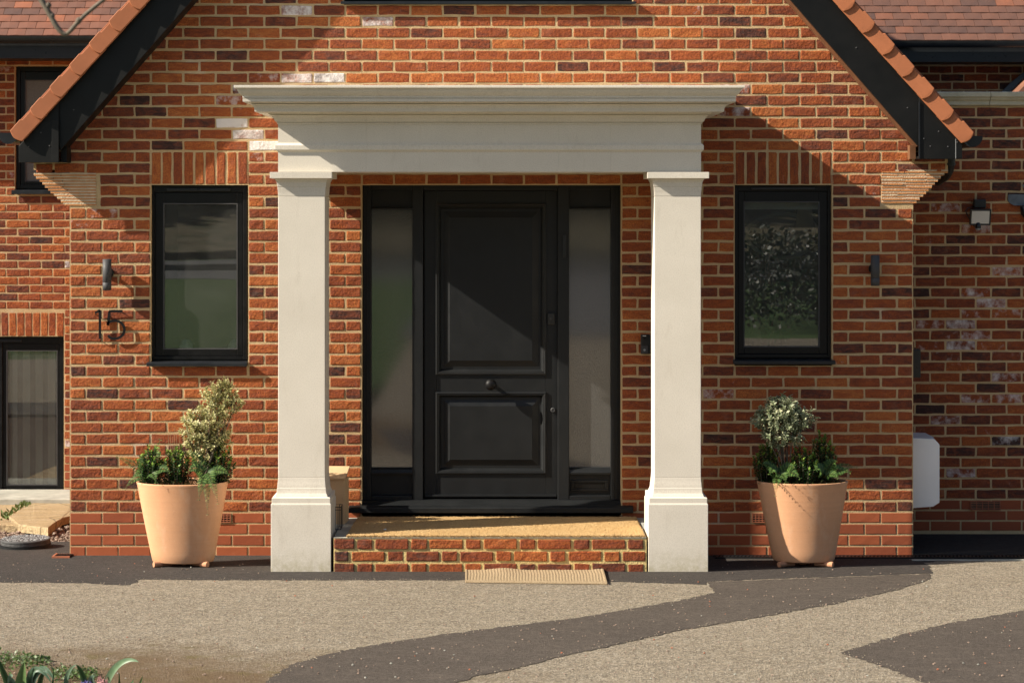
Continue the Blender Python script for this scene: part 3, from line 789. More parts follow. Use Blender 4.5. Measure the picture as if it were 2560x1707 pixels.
# ---- the main roof behind, tile by tile
def main_roof(px0, px1, py_e, seed, sun_sheen):
    y0 = 5.17; D_ = CD+y0; ang = math.radians(46); ca, sa = math.cos(ang), math.sin(ang)
    z0 = Z(py_e, y0); x0, x1 = X(px0, y0), X(px1, y0); rng = random.Random(seed)
    xa, xb = (x0-3, x1) if px0 < 0 else (x0, x1+4); root = MB(); root.loft([[(x, y0+.02+t*ca, z0-.035+t*sa) for x in (xa, xb)]+[(x, y0+.02+t*ca+.03, z0-.06+t*sa) for x in (xb, xa)] for t in (0, 5.2)])
    roof = obj('main_roof', root, M['roof_clay_plain'], house)
    tw, gauge = .1695, .0995; meshes = []
    for v in range(6):
        mb = MB(); w = tw-.0035; j = lambda s: rng.uniform(-s, s)
        th = .014; ln = .155
        cam_ = .003+j(.0015)
        rings = []
        for t, lift in ((0, 0), (ln, -.016)):
            r_ = []
            for a in (-.5, 0, .5): r_.append((a*w+j(.0006), t*ca-lift*-sa*0, t*sa+lift+(cam_ if a == 0 else 0)+th))
            for a in (.5, 0, -.5): r_.append((a*w, t*ca+.004, t*sa+lift+(cam_ if a == 0 else 0)))
            rings.append(r_)
        mb.loft(rings); meshes.append(mesh('roof_tile', mb, M['roof_clay']))
    for row in range(8):
        x = x0-(tw/2 if row % 2 else 0)
        while x < x1+.1:
            o = bpy.data.objects.new('roof_tile', rng.choice(meshes)); link(o, roof)
            t = row*gauge
            o.location = Vector((x, y0+t*ca, z0+t*sa-.004))
            o.rotation_euler = (rng.uniform(-.012, .012), rng.uniform(-.006, .006), rng.uniform(-.006, .006))
            tt = min(1, max(0, rng.gauss(.40+sun_sheen, .19))); o.color = (tt, 0, 0, 1)
            x += tw
    # the rest of the slope, above the photograph
    mb = MB(); t0 = 8*gauge
    mb.loft([[(x, y0+t*ca, z0+.014+t*sa) for x in (xa-.1, xb+.1)] for t in (t0, 5.2)], closed=False, cap0=False, cap1=False); obj('roof_slope', mb, M['roof_clay_plain'], roof)
    return z0
zl = main_roof(-140, 420, 91, 4, .16); zr = main_roof(2020, 2800, 103, 5, .0)  # left tiles toned lighter to imitate the sun's glancing sheen
def eaves(px0, px1, pys):
    y0 = 5.12; gt, gb, ft, fb = pys
    x0, x1 = X(px0, y0), X(px1, y0); r = (Z(gt, y0)-Z(gb, y0))
    mb = MB(); rings = []
    for x in (x0, x1): rings.append([(x, y0-.055-r*.62*math.cos(math.pi*t/10), Z(gt, y0)-.003-r*math.sin(math.pi*t/10)) for t in range(11)])
    mb.loft(rings); obj('gutter', mb, M['black_plastic'], house)
    mb = MB(); mb.box(x0, x1, y0+.02, y0+.045, Z(fb, y0), Z(gt, y0)-.01); mb.box(x0, x1, y0+.046, YB, Z(fb, y0)+.004, Z(fb, y0)+.02)
    obj('fascia', mb, M['sill_metal' if True else ''], house)
eaves(-900, 420, (92, 110, 110, 146)); eaves(2020, 3850, (104, 120, 121, 155))

# ------------------------------------------------------------------ windows
def window(px, y, pane_px, sash_in, sill=True, vent=None, glass='glass', label=None, mull=None, parent=house, sill_h=None):
    """px: (left, right, top, bottom) of the frame in the photo; pane_px likewise"""
    x0, x1, z1, z0 = X(px[0], y), X(px[1], y), Z(px[2], y), Z(px[3], y)
    a0, a1, b1, b0 = X(pane_px[0], y), X(pane_px[1], y), Z(pane_px[2], y), Z(pane_px[3], y)
    def ring(mb, o, i, y0, y1):
        (ox0, ox1, oz0, oz1), (ix0, ix1, iz0, iz1) = o, i
        mb.box(ox0, ix0, y0, y1, oz0, oz1); mb.box(ix1, ox1, y0, y1, oz0, oz1); mb.box(ix0+.0002, ix1-.0002, y0+.0003, y1, oz0, iz0); mb.box(ix0+.0002, ix1-.0002, y0+.0003, y1, iz1, oz1)
    fr = MB(); s = sash_in
    mid = (x0+s, x1-s, z0+s*.9, z1-s*1.9 if vent else z1-s)
    ring(fr, (x0, x1, z0, z1), mid, y, y+.07)
    root = obj('window', fr, M['black_frame'], parent, bevel=.003)
    if label: root['label'] = label
    sh = MB(); ring(sh, (mid[0]+.002, mid[1]-.002, mid[2]+.002, mid[3]-.002), (a0, a1, b0, b1), y+.010, y+.06)
    obj('sash', sh, M['black_frame'], root, bevel=.003)
    bd = MB(); g = .0045
    ring(bd, (a0-g, a1+g, b0-g, b1+g), (a0+.003, a1-.003, b0+.003, b1-.003), y+.0085, y+.03)
    obj('glazing_bead', bd, M['dark_metal'], root)
    gl = MB(); gl.box(a0-.002, a1+.002, y+.022, y+.026, b0-.002, b1+.002)
    obj('pane', gl, M[glass], root)
    if vent:
        v = MB(); v0, v1, v2, v3 = X(vent[0], y), X(vent[1], y), Z(vent[3], y), Z(vent[2], y)
        v.box(v0, v1, y-.014, y-.0005, v2, v3); obj('trickle_vent', v, M['sill_metal'], root, bevel=.004)
    if sill:
        sm = MB(); zz = z0-.001
        h = sill_h or .036
        pr = [(y+.06, zz), (y-.005, zz-.004), (y-.085, zz-.011), (y-.090, zz-.014), (y-.090, zz-h), (y-.084, zz-h), (y-.080, zz-.022), (y+.06, zz-.020)]
        sm.loft([[(x0-.011, q, w) for q, w in pr], [(x1+.011, q, w) for q, w in pr]])
        obj('sill', sm, M['sill_metal'], root, bevel=.002)
    return root
YW = .045
window((375.5, 618, 460, 900), YW, (409, 592, 510, 872), .030, True, (418, 576, 471, 478), 'glass')
window((1834, 2080, 457.5, 895), YW, (1861, 2048, 505.5, 866.5), .030, True, (1878, 2036, 468, 474.5), 'glass')
window((37, 198, 166, 473), YB+.05, (63, 172, 201, 453), .05, True, None, 'glass_pale', sill_h=.05)
window((-3, 159.5, 841, 1232), YB+.05, (17, 142, 877, 1212), .035, True, (-2.5, 55, 849, 855), 'glass', sill_h=.06)
window((-162, -3.6, 841, 1232), YB+.05, (-140, -22, 877, 1212), .035, True, None, 'glass', sill_h=.06)
window((858, 1584, -420, 3), YW, (905, 1537, -380, -14), .05, True, None, 'glass', sill_h=.03)
# rooms behind the panes
def room(x0, x1, y0, y1, z0, z1, m='room_wall'):
    mb = MB(); mb.add([(x, y, z) for z in (z0, z1) for y in (y0, y1) for x in (x0, x1)], [(0, 2, 3, 1), (4, 5, 7, 6), (2, 6, 7, 3), (0, 4, 6, 2), (1, 3, 7, 5)])
    return obj('room', mb, M[m], house)
room(ux(1.2), ux(8.2), .115, 3.0, .3, 2.9); room(ux(18.), ux(25.3), .115, 3.2, .3, 2.9)
room(ll0-.3, ll1+.15, YB+.13, YB+2.5, -.7, lz1+.2); room(ux(8), ux(18), .115, 2.5, 3.4, 4.9); room(ux(8.6), ux(17.4), .30, 3.0, .1, 2.75)
room(wl0-.1, wl1+.1, YB+.13, YB+2, wz0-.1, wz1+.1)

# ------------------------------------------------------------------ the front door
YD = .105
def d(px): return X(px, YD)
def e(py): return Z(py, YD)
frame = MB()
zt_, zb_ = e(457.5), e(1250)
for a, b_ in ((899, 927.7), (1030.5, 1058), (1394, 1423), (1527, 1555)): frame.box(d(a), d(b_), YD, YD+.09, zb_, zt_)
for a, b_ in ((927.7, 1030.5), (1423, 1527)):
    frame.box(d(a), d(b_), YD+.002, YD+.09, e(475), zt_); frame.box(d(a), d(b_), YD+.002, YD+.09, zb_, e(1238))
frame.box(d(1058), d(1394), YD+.002, YD+.09, e(476), zt_)
door_frame = obj('door_frame', frame, M['door_paint'], house, bevel=.005)
mb = MB()
for a in (910, 918.5, 1543, 1535.5): obj('bead_moulding', MB().box(d(a)-.003, d(a)+.003, YD-.0055, YD+.001, zb_+.004, e(470)), M['door_paint'], door_frame, bevel=.002)
for a, b_ in ((927.7, 1030.5), (1423, 1527)):
    for q0, q1 in ((518, 475.3), (1237.6, 1186)): obj('infill_panel', MB().box(d(a)+.0005, d(b_)-.0005, YD+.035, YD+.07, e(q0), e(q1)), M['door_paint'], door_frame)
    for p0, p1 in ((518, 524.5), (1169.5, 1186)):
        mb = MB(); q = [(YD+.07, e(p1)), (YD+.006, e(p1)), (YD+.004, e(p1)+.012), (YD+.012, e(p0)-.014 if p1-p0 > 10 else e(p0)-.006), (YD+.032, e(p0)), (YD+.07, e(p0))]
        mb.loft([[(d(a)+.0006, y, z) for y, z in q], [(d(b_)-.0006, y, z) for y, z in q]]); obj('glazing_rail', mb, M['door_paint'], door_frame)
    mb = MB(); mb.box(d(a)-.004, d(b_)+.004, YD+.045, YD+.052, e(1170), e(524)); obj('sidelight_pane', mb, M['glass_frosted'], door_frame)
# letter box in the right-hand panel
lb = MB(); a0, a1, b0, b1 = d(1428), d(1521), e(1229), e(1201)
for q in ((a0, a1, b0, b0+.017), (a0, a1, b1-.017, b1), (a0, a0+.025, b0+.0171, b1-.0171), (a1-.025, a1, b0+.0171, b1-.0171)): lb.box(q[0], q[1], YD+.022, YD+.0345, q[2], q[3])
lb.box(a0+.026, a1-.026, YD+.029, YD+.0347, b0+.018, b1-.018)
obj('letter_box', lb, M['black_frame'], door_frame, bevel=.002)
sill = MB(); zt2, zb2 = e(1251), Z(1278, .03)
pr = [(YD+.09, zt2+.012), (YD-.03, zt2+.004), (.035, zt2-.022), (.028, zt2-.03), (.028, zb2), (YD+.09, zb2)]
sill.loft([[(d(902), y, z) for y, z in pr], [(d(1552), y, z) for y, z in pr]])
for xa, xb in ((873, 901), (1553, 1582)):
    pr2 = [(-.006, zt2-.026), (-.04, zt2-.03), (-.045, zt2-.034), (-.045, zb2), (-.006, zb2)]
fs_ = [(-.002, zt2-.016), (-.045, zt2-.026), (-.05, zt2-.032), (-.05, zb2), (-.002, zb2)]
sill.loft([[(X(873, 0), y, z) for y, z in fs_], [(X(1582, 0), y, z) for y, z in fs_]])
sill.box(d(902), d(1552), -.0015, .0275, zb2+.002, zt2-.0225)
obj('door_sill', sill, M['door_paint'], door_frame, bevel=.004)
# the leaf with its two raised panels
YL = YD+.035
leafm = MB(); L0, L1, T_, B_ = d(1060.5), d(1393.5), e(477), e(1245)
pan = [(1090.4, 1364, 510.5, 936), (1090.4, 1364, 982.4, 1184)]
xs = [L0, d(1090.4), d(1364), L1]
leafm.box(L0, xs[1], YL, YL+.05, B_, T_); leafm.box(xs[2], L1, YL, YL+.05, B_, T_)
for p0, p1 in ((477, 510.5), (936, 982.4), (1184, 1245)): leafm.box(xs[1]+.0012, xs[2]-.0012, YL+.0005, YL+.05, e(p1), e(p0))
door = obj('front_door', leafm, M['door_paint'], house, bevel=.001)
def rect_rings(x0, x1, z0, z1, prof):                       # prof: (inset, y)
    return [[(x0+i, y, z0+i), (x1-i, y, z0+i), (x1-i, y, z1-i), (x0+i, y, z1-i)] for i, y in prof]
for p in pan:
    x0, x1, z1, z0 = d(p[0]), d(p[1]), e(p[2]), e(p[3])
    mb = MB(); mb.loft(rect_rings(x0, x1, z0, z1, [(-.006, YL+.001), (-.005, YL-.011), (.004, YL-.014), (.010, YL-.010), (.014, YL-.012), (.022, YL-.004), (.030, YL+.012), (.034, YL+.018)]), cap0=False, cap1=False)
    obj('panel_moulding', mb, M['door_paint'], door)
    mb = MB(); mb.loft(rect_rings(x0, x1, z0, z1, [(.030, YL+.0175), (.052, YL+.0165), (.088, YL+.004), (.0925, YL+.0015), (.094, YL+.001)]), cap0=False)
    obj('raised_panel', mb, M['door_paint'], door)
mb = MB(); mb.box(L0+.004, L1-.004, YL-.016, YL-.0005, e(1243), e(1237)); obj('weather_bar', mb, M['door_paint'], door, bevel=.003)
kx, ky = P(1227, 960, YL)[0], YL
mb = MB(); mb.lathe([(.0, .0), (.027, .0), (.026, .004), (.014, .010), (.011, .035), (.013, .043), (.026, .052), (.036, .064), (.0395, .077), (.037, .090), (.028, .101), (.014, .107), (.002, .108)], (d(1227), YL-.0002, e(960)), 28, 1, 'y')
obj('door_knob', mb, M['black_iron'], door, True)
mb = MB(); mb.box(d(1369), d(1386.5), YL-.020, YL-.0006, e(812), e(783)); obj('door_viewer', mb, M['black_plastic'], door, bevel=.005)
mb = MB(); mb.lathe([(.010, .0), (.010, .004), (.007, .006)], (d(1377.5), YL-.0202, e(797)), 16, 1, 'y'); obj('viewer_lens', mb, M['dark_metal'], door)
mb = MB(); mb.lathe([(.017, 0), (.017, .010), (.013, .014), (.008, .014), (.007, .010)], (d(1382.6), YL-.0002, e(1025.7)), 18, 1, 'y'); obj('door_lock', mb, M['dark_metal'], door)
mb = MB(); mb.box(d(1407), d(1415), YD-.012, YD-.0002, e(644), e(588)); obj('contact_sensor', mb, M['black_plastic'], door_frame, bevel=.003)

# ------------------------------------------------------------------ the stone portico
portico = thing('portico', (0, -.6, .0), 'pale cast stone portico with two square columns and a deep cornice around the door', 'portico')
YC = -.825; DS = .3062
def stone_column(px0, px1, label=None):
    x0, x1 = X(px0, YC), X(px1, YC); y0, y1 = YC, YC+DS
    def ring(o, z):
        o *= .91
        return [(x0-o, y0-o, z), (x1+o, y0-o, z), (x1+o, y1+o, z), (x0-o, y1+o, z)]
    yp = YC-.045
    pz = lambda py: Z(py, YC-.02)
    mb = MB(); mb.loft([ring(.0467, -.12), ring(.0467, Z(1262, YC-.047)), ring(.0445, Z(1259.5, YC-.047)), ring(.041, Z(1258.5, YC-.045)), ring(.041, pz(1244.5)), ring(.039, pz(1243)), ring(.020, pz(1242)), ring(.018, pz(1239)), ring(.0105, pz(1233)), ring(.0085, pz(1227)), ring(.0075, pz(1221)), ring(.0055, pz(1219.5)), ring(.0045, pz(1213)), ring(.0016, pz(1203)), ring(.0, pz(1194))])
    col = obj('column', MB().loft([ring(0, Z(1193.3, YC)), ring(0, Z(491.6, YC))]), M['cast_stone'], portico, bevel=.003)
    if label: col['label'] = label
    obj('plinth', mb, M['cast_stone'], col, bevel=.0022)
    c = lambda py: Z(py, YC-.01)
    mb = MB(); mb.loft([ring(0, Z(491, YC)), ring(.001, c(482)), ring(.0043, c(469.6)), ring(.0034, c(469)), ring(.0034, c(468)), ring(.0062, c(467)), ring(.0085, c(459)), ring(.0098, c(455.3)), ring(.0125, c(454.3)), ring(.016, c(451)), ring(.0217, c(447.8)), ring(.026, c(446.8)), ring(.0535, Z(446.2, YC-.05)), ring(.0535, Z(430.6, YC-.05))])
    obj('capital', mb, M['cast_stone'], col, bevel=.0016)
stone_column(695.4, 812.6); stone_column(1636.0, 1752.5)
ex0, ex1 = X(695.2, YC), X(1752.6, YC)
def entab(name, prof, joints, inner, joint_gap=.0002, back=-.0015):
    """prof: (outset, z) from bottom to top, lofted along the front with mitred returns to the wall"""
    cuts = [None]+[X(j, YC) for j in joints]+[None]; pa = prof
    for i in range(len(cuts)-1):
        a, b_ = cuts[i], cuts[i+1]; mb = MB(); c = .0007
        zi0, zi1 = prof[0][1], prof[-1][1]
        def sec(x, end=0):                                   # cross-section at a joint or at a mitre
            q = []
            for o, z in pa: q.append(((ex0-o if end < 0 else ex1+o) if end else x, YC-o, z))
            xi = (ex0+inner if end < 0 else ex1-inner) if end else x
            q += [(xi, YC+inner, zi1), (xi, YC+inner, zi0)]
            return q
        def chamf(x, s):                                     # slightly eased arris at a joint
            q = [(x, YC-o+c, z) for o, z in pa]+[(x, YC+inner, zi1), (x, YC+inner, zi0)]
            return q
        rings = []
        if a is None:
            rings.append([(ex0-o, back, z) for o, z in pa]+[(ex0+inner, back, zi1), (ex0+inner, back, zi0)])
            rings.append(sec(0, -1))
        else: rings += [chamf(a+joint_gap, 1), sec(a+joint_gap+c)]
        if b_ is None:
            rings.append(sec(0, 1))
            rings.append([(ex1+o, back, z) for o, z in pa]+[(ex1-inner, back, zi1), (ex1-inner, back, zi0)])
        else: rings += [sec(b_-joint_gap-c), chamf(b_-joint_gap, 1)]
        mb.loft(rings); obj(name, mb, M['cast_stone'], portico)
zc_ = lambda py, o: Z(py, YC-o)
KO = .885                                                   # outsets were read off the silhouette, which perspective widens
q_ = lambda o, py: (o*KO, Z(py, YC-o*KO))
entab('frieze_block', [(0, Z(430, YC)), q_(0, 381.5), q_(.004, 379), q_(.014, 376.5), q_(.0185, 374.5), q_(.0185, 364), q_(.014, 362), q_(.004, 359.5), q_(0, 357.5), q_(0, 311.8)], [917, 1050, 1397, 1527], .29)
entab('cornice_block', [q_(0, 311.6), q_(.004, 311), q_(.006, 308.6), q_(.0105, 307.8), q_(.005, 307.3), q_(.005, 306.2), q_(.0125, 305.8), q_(.0125, 304.6), q_(.020, 303.8), q_(.029, 297), q_(.045, 290.5), q_(.055, 288.2), q_(.049, 287.6), q_(.049, 286.2), q_(.062, 285.6), q_(.066, 285), q_(.068, 283), q_(.0725, 282.2), q_(.150, 280.2), q_(.155, 279.4), q_(.156, 272), q_(.166, 264.5), q_(.182, 261), q_(.183, 260.4), q_(.172, 259.8), q_(.172, 258.4), q_(.190, 257.8), q_(.2295, 255.2), q_(.232, 254.6)], [917, 1222, 1529], .28)
entab('cornice_block', [q_(.232, 254.4), q_(.233, 247), q_(.226, 246.4), q_(.226, 245.2), q_(.2345, 244.8), q_(.2345, 240), q_(.238, 239), q_(.243, 237.8), q_(.255, 233.5), q_(.265, 228), q_(.270, 222.5), q_(.272, 220.8), q_(.288, 220.2), q_(.290, 219.6), q_(.290, 214.2), q_(.286, 213.6)], [775, 1072, 1370, 1666], .28)
mb = MB(); mb.box(ex0+.2795, ex1-.2795, YC+.2795, -.0016, Z(429, YC), Z(340, YC)); mb.box(ex0+.2, ex1-.2, YC+.2, -.0017, zc_(216, .25), zc_(214.5, .25)); obj('ceiling_slab', mb, M['cast_stone'], portico)
mb = MB(); mb.box(ex0-.24, ex1+.24, -.012, -.001, zc_(213.6, .256)-.002, zc_(213.6, .256)+.008); obj('mortar_fillet', mb, M['mortar'], portico)

# ------------------------------------------------------------------ brick doorstep
step = thing('doorstep', (X(1225, -.87), -.4, .0), 'low brick doorstep with three courses under the wide coir mat', 'step')
SY = -.868; sx0, sx1 = X(833.5, SY), X(1616.5, SY); SZ = Z(1343.5, SY)
mb = MB(); mb.box(sx0, sx1, SY+.0062, SY+.10, -.1, SZ-.004); bed = obj('mortar_bed', mb, M['step_mortar'], step)
sb = Bricks(); rs = random.Random(8); ch = (SZ-GZ(SY)+.016)/3
for r_ in range(3):
    zc = SZ-.006-ch*(r_+.5)+.003
    x = sx0-(.08 if r_ != 1 else .235); long_ = True
    while x < sx1:
        w = .2165 if long_ else .1000; a, b_ = max(x, sx0+.006), min(x+w, sx1-.008)
        if b_-a > .03:
            sb.put((a+b_)/2, SY+rs.uniform(-.003, .003), zc+rs.uniform(-.002, .002), b_-a-rs.uniform(0, .004), ch-.016+rs.uniform(-.003, .001), (tone(rs) if r_ < 2 else tone(rs)*.8, rs.uniform(0, .35), rs.random()), False, False, 1)
        x += w+.0185; long_ = not long_
sb.build(step, 100, rs)
for a, b_, y0, y1 in ((sx0+.001, sx1-.001, SY+.002, -.46), (X(760, -.4), X(990, -.4), -.459, .0), (X(991, -.4), X(1400, -.4), -.459, .0), (X(1401, -.4), X(1690, -.4), -.459, .0)):
    mb = MB(); mb.box(a, b_, y0, y1, SZ-.05 if y0 > -.5 else SZ-.0038, SZ+.0006); obj('paving_slab', mb, M['floor_stone'], step, bevel=.003)
mb = MB(); mb.box(X(760, -.4), X(1690, -.4), -.45, -.001, -.1, SZ-.051); mb.box(sx0+.002, sx1-.002, SY+.101, -.451, -.1, SZ-.005); obj('step_core', mb, M['mortar'], step)

# ------------------------------------------------------------------ mats
def grid_mat(corners, nu, nv, zf, th, name, m, label, cat, smooth=True):
    mb = MB(); (a, b_, c, d_) = [Vector(q) for q in corners]   # front left, front right, back right, back left (x, y)
    top = []; bot = []
    for j in range(nv+1):
        for i in range(nu+1):
            u, v = i/nu, j/nv
            p = (a*(1-u)+b_*u)*(1-v)+(d_*(1-u)+c*u)*v
            top.append((p.x, p.y, zf(u, v, p.x, p.y))); bot.append((p.x, p.y, zf(u, v, p.x, p.y, True)))
    fs = [];
    for j in range(nv):
        for i in range(nu): q = j*(nu+1)+i; fs.append((q, q+1, q+nu+2, q+nu+1))
    ring = [i for i in range(nu+1)]+[j*(nu+1)+nu for j in range(1, nv+1)]+[nv*(nu+1)+i for i in range(nu-1, -1, -1)]+[j*(nu+1) for j in range(nv-1, 0, -1)]
    n0 = len(top); vs = top+[bot[i] for i in ring]
    for q in range(len(ring)): r2 = (q+1) % len(ring); fs.append((ring[r2], ring[q], n0+q, n0+r2))
    mb.add(vs, fs)
    return props(obj(name, mb, M[m], None, smooth), label, cat)
rm = random.Random(9)
yf, yb = SY+.008, -.052
cm = [(X(866, yf), yf), (X(1613.5, yf), yf), (X(1591, yb), yb), (X(894, yb), yb)]
coir = grid_mat(cm, 240, 70, lambda u, v, x, y, bot=False: SZ+.001 if bot else SZ+.017+rm.uniform(-.0028, .0028)-(.006 if u in (0, 1) or v in (0, 1) else 0), .02, 'coir_doormat', 'coir', 'wide golden coir doormat covering the doorstep before the black door', 'doormat')
fz = MB(); rf = random.Random(2)                             # loose fibres along the mat's cut edges and pile
for i in range(5200):
    if i < 2600: u, v = rf.random(), 0
    else: u, v = rf.random(), rf.random()
    p = (Vector(cm[0])*(1-u)+Vector(cm[1])*u)*(1-v)+(Vector(cm[3])*(1-u)+Vector(cm[2])*u)*v
    z = SZ+(rf.uniform(.002, .016) if v == 0 else .015); l = rf.uniform(.007, .017)
    dr = Vector((rf.uniform(-1, 1), -1.1 if v == 0 else rf.uniform(-1, 1), rf.uniform(-.4, .8) if v == 0 else 1.2)).normalized()*l
    s = Vector((dr.z, .2*l, -dr.x)).normalized()*.0012
    b_ = Vector((p.x, p.y, z)); fz.add([b_-s, b_+s, b_+dr], [(0, 1, 2)])
obj('fibre', fz, M['coir'], coir, kind='stuff')
jc = [G(1163, 1457), G(1518.5, 1461.5), G(1507, 1423), G(1163, 1425)]
jute = grid_mat(jc, 46*6, 60, lambda u, v, x, y, bot=False: GZ(y)+.003+(0 if bot else .009)+.016*math.exp(-((u-.28)/.10)**2)*v**2+.007*math.exp(-((u-.97)/.05)**2)*v+(0 if bot else ((.0032)*abs(math.sin(math.pi*u*46+.35*math.sin(v*9)))*(.62+.38*abs(math.sin(math.pi*v*15+(int(u*46) % 2)*1.57)))+rm.uniform(-.0010, .0010) if .018 < u < .982 and .06 < v < .94 else .005)), .015, 'jute_doormat', 'jute', 'small ribbed jute mat lying on the drive below the brick step', 'doormat')

# ------------------------------------------------------------------ plants
def leaf_add(mb, p, dr, up, L, w, cm_, ce, fold=.25, droop=.0):
    dr = dr.normalized(); s = dr.cross(up)
    if s.length < 1e-4: s = dr.cross(Vector((1, 0, .3)))
    s.normalize(); n = s.cross(dr).normalized()
    mid = p+dr*L*.5; tip = p+dr*L-n*L*droop
    mb.add([p, mid-s*w*.5+n*w*fold, mid, mid+s*w*.5+n*w*fold, tip], [(0, 1, 2), (0, 2, 3), (2, 1, 4), (3, 2, 4)], [cm_, ce, cm_, ce, ce if ce[0] > .3 else cm_])
def rv(g, s=1.): return Vector((g.uniform(-s, s), g.uniform(-s, s), g.uniform(-s, s)))
def shrub_crown(mb, stems, g, blobs, leaves, L, cols, ybase, base):
    """leaf sprays that fill a few overlapping clumps; twigs run from the stem up into each clump"""
    blobs = [(c, a*1.28, b*1.12, w) for c, a, b, w in blobs]
    tot = sum(b[3]**1.3 for b in blobs)
    for (c, rx_, rz_, wt) in blobs:
        n = int(leaves*wt**1.3/tot)
        k = 0
        while k < n:
            q = rv(g)
            if q.length > 1: continue
            if q.length < .35 and g.random() < .6: continue
            if q.length > .72 and g.random() < .45: continue
            tw = Vector((c[0]+q.x*rx_, c[1]+q.y*rx_*.8, c[2]+q.z*rz_))
            o = (tw-Vector(base)).normalized()*.6+q*.7+Vector((0, 0, .35))
            o.normalize()
            tl_ = g.uniform(.03, .055); stems.tube([tw-o*tl_, tw], [.0011, .0007], 4)
            m_ = g.randint(6, 10)
            for t in range(m_):
                a = t*2.4+g.random(); f = t/m_
                sd = o.cross(Vector((math.cos(a), math.sin(a), .2))).normalized()
                dd = (sd+o*(.5+.5*f)).normalized()
                cm_, ce = g.choice(cols); v = g.uniform(.75, 1.2)
                leaf_add(mb, tw-o*tl_*(1-f), dd, o+rv(g, .5), L*g.uniform(.8, 1.45), L*g.uniform(.45, .65), tuple(min(.9, x*v) for x in cm_), tuple(min(.9, x*v) for x in ce), .22, .1)
            k += m_
def variegated(name, label, group, base, blobs, leaves, seed, cream=1.):
    g = random.Random(seed); root = thing(name, base, label, 'shrub', group)
    st = MB(); lf = MB()
    for (c, rx_, rz_, wt) in blobs:
        for t in range(3):
            e_ = Vector(c)+rv(g, rx_*.7); b0 = Vector(base)+Vector((g.uniform(-.02, .02), g.uniform(-.02, .02), -.02)); m1 = b0.lerp(e_, .45)+rv(g, .02); m2 = b0.lerp(e_, .75)+rv(g, .025)
            st.tube([b0, m1, m2, e_], [.0042, .0034, .0024, .0012], 6)
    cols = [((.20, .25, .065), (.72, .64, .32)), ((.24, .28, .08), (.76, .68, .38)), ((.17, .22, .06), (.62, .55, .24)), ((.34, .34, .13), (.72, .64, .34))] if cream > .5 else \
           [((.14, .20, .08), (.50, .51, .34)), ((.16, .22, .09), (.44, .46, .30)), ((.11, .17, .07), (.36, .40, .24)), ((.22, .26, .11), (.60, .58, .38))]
    shrub_crown(lf, st, g, blobs, leaves, .026, cols, 0, base)
    obj('foliage', lf, M['leaf'], root, True, True); obj('stem', st, M['bark'], root, True)
def box_shrub(name, label, group, base, hgt, wid, seed, nsh=16, lean=(0, 0)):
    g = random.Random(seed); root = thing(name, base, label, 'shrub', group); st = MB(); lf = MB(); b = Vector(base)
    for i in range(nsh):
        a = i*2.4; rr_ = wid*.5*math.sqrt((i+.5)/nsh); h = hgt*(1-.5*(i/nsh))*g.uniform(.82, 1.05)
        tip = b+Vector((math.cos(a)*rr_*.95+lean[0], math.sin(a)*rr_*.7+lean[1], h)); r0 = b+Vector((math.cos(a)*rr_*.5, math.sin(a)*rr_*.4, -.02))
        st.tube([r0, r0.lerp(tip, .5)+rv(g, .006), tip], [.0030, .0022, .0010], 5)
        n = int(h/.0042)
        for t in range(n):
            f = .12+.88*t/n; p = r0.lerp(tip, f); ang = t*2.4+i
            o = (tip-r0).normalized(); sd = Vector((math.cos(ang), math.sin(ang), 0))
            dd = (sd+o*(.35+1.1*f**4)).normalized()
            new = f > .9 or g.random() < .06
            v = g.uniform(.7, 1.3)
            c_ = (.17*v, .27*v, .04*v) if new else (.042*v, .098*v, .028*v)
            leaf_add(lf, p, dd, o, (.028+.012*(1-f))*g.uniform(.8, 1.2), .0145*g.uniform(.8, 1.2), c_, tuple(q*1.25 for q in c_), .18, .1)
    obj('foliage', lf, M['leaf_glossy'], root, True, True); obj('stem', st, M['bark'], root, True)
def fern(name, label, group, base, fronds, seed):
    """fronds: (end point, lift of the middle, pinna length)"""
    g = random.Random(seed); root = thing(name, base, label, 'fern', group); b = Vector(base)
    for (e_, lift, pl) in fronds:
        e_ = Vector(e_); mb = MB(); N = 26
        c1 = b.lerp(e_, .5)+Vector((0, 0, lift))
        pts = [b*(1-t)**2+c1*2*t*(1-t)+e_*t*t for t in [i/N for i in range(N+1)]]
        mb.tube(pts, [.0016*(1-.7*i/N) for i in range(N+1)], 4, (.10, .12, .03))
        for i in range(3, N+1):
            t = i/N; o = (pts[i]-pts[i-1]).normalized(); L = pl*math.sin(math.pi*min(1, .16+.84*t)**.85)*(1.05-.25*t)
            if i == N: L = pl*.3
            for s in (-1, 1):
                up = Vector((0, -.75, .65)); sd = o.cross(up).normalized()*s
                dd = (sd+o*.45+Vector((0, 0, g.uniform(-.15, .1)))).normalized(); v = g.uniform(.75, 1.3)
                c_ = (.045*v, .10*v, .024*v) if (i+s) % 3 else (.14*v, .22*v, .05*v)
                leaf_add(mb, pts[i], dd, up, L*1.15, L*.15+.0032, c_, tuple(q*1.2 for q in c_), .1, .12)
        obj('frond', mb, M['leaf'], root, True, True)

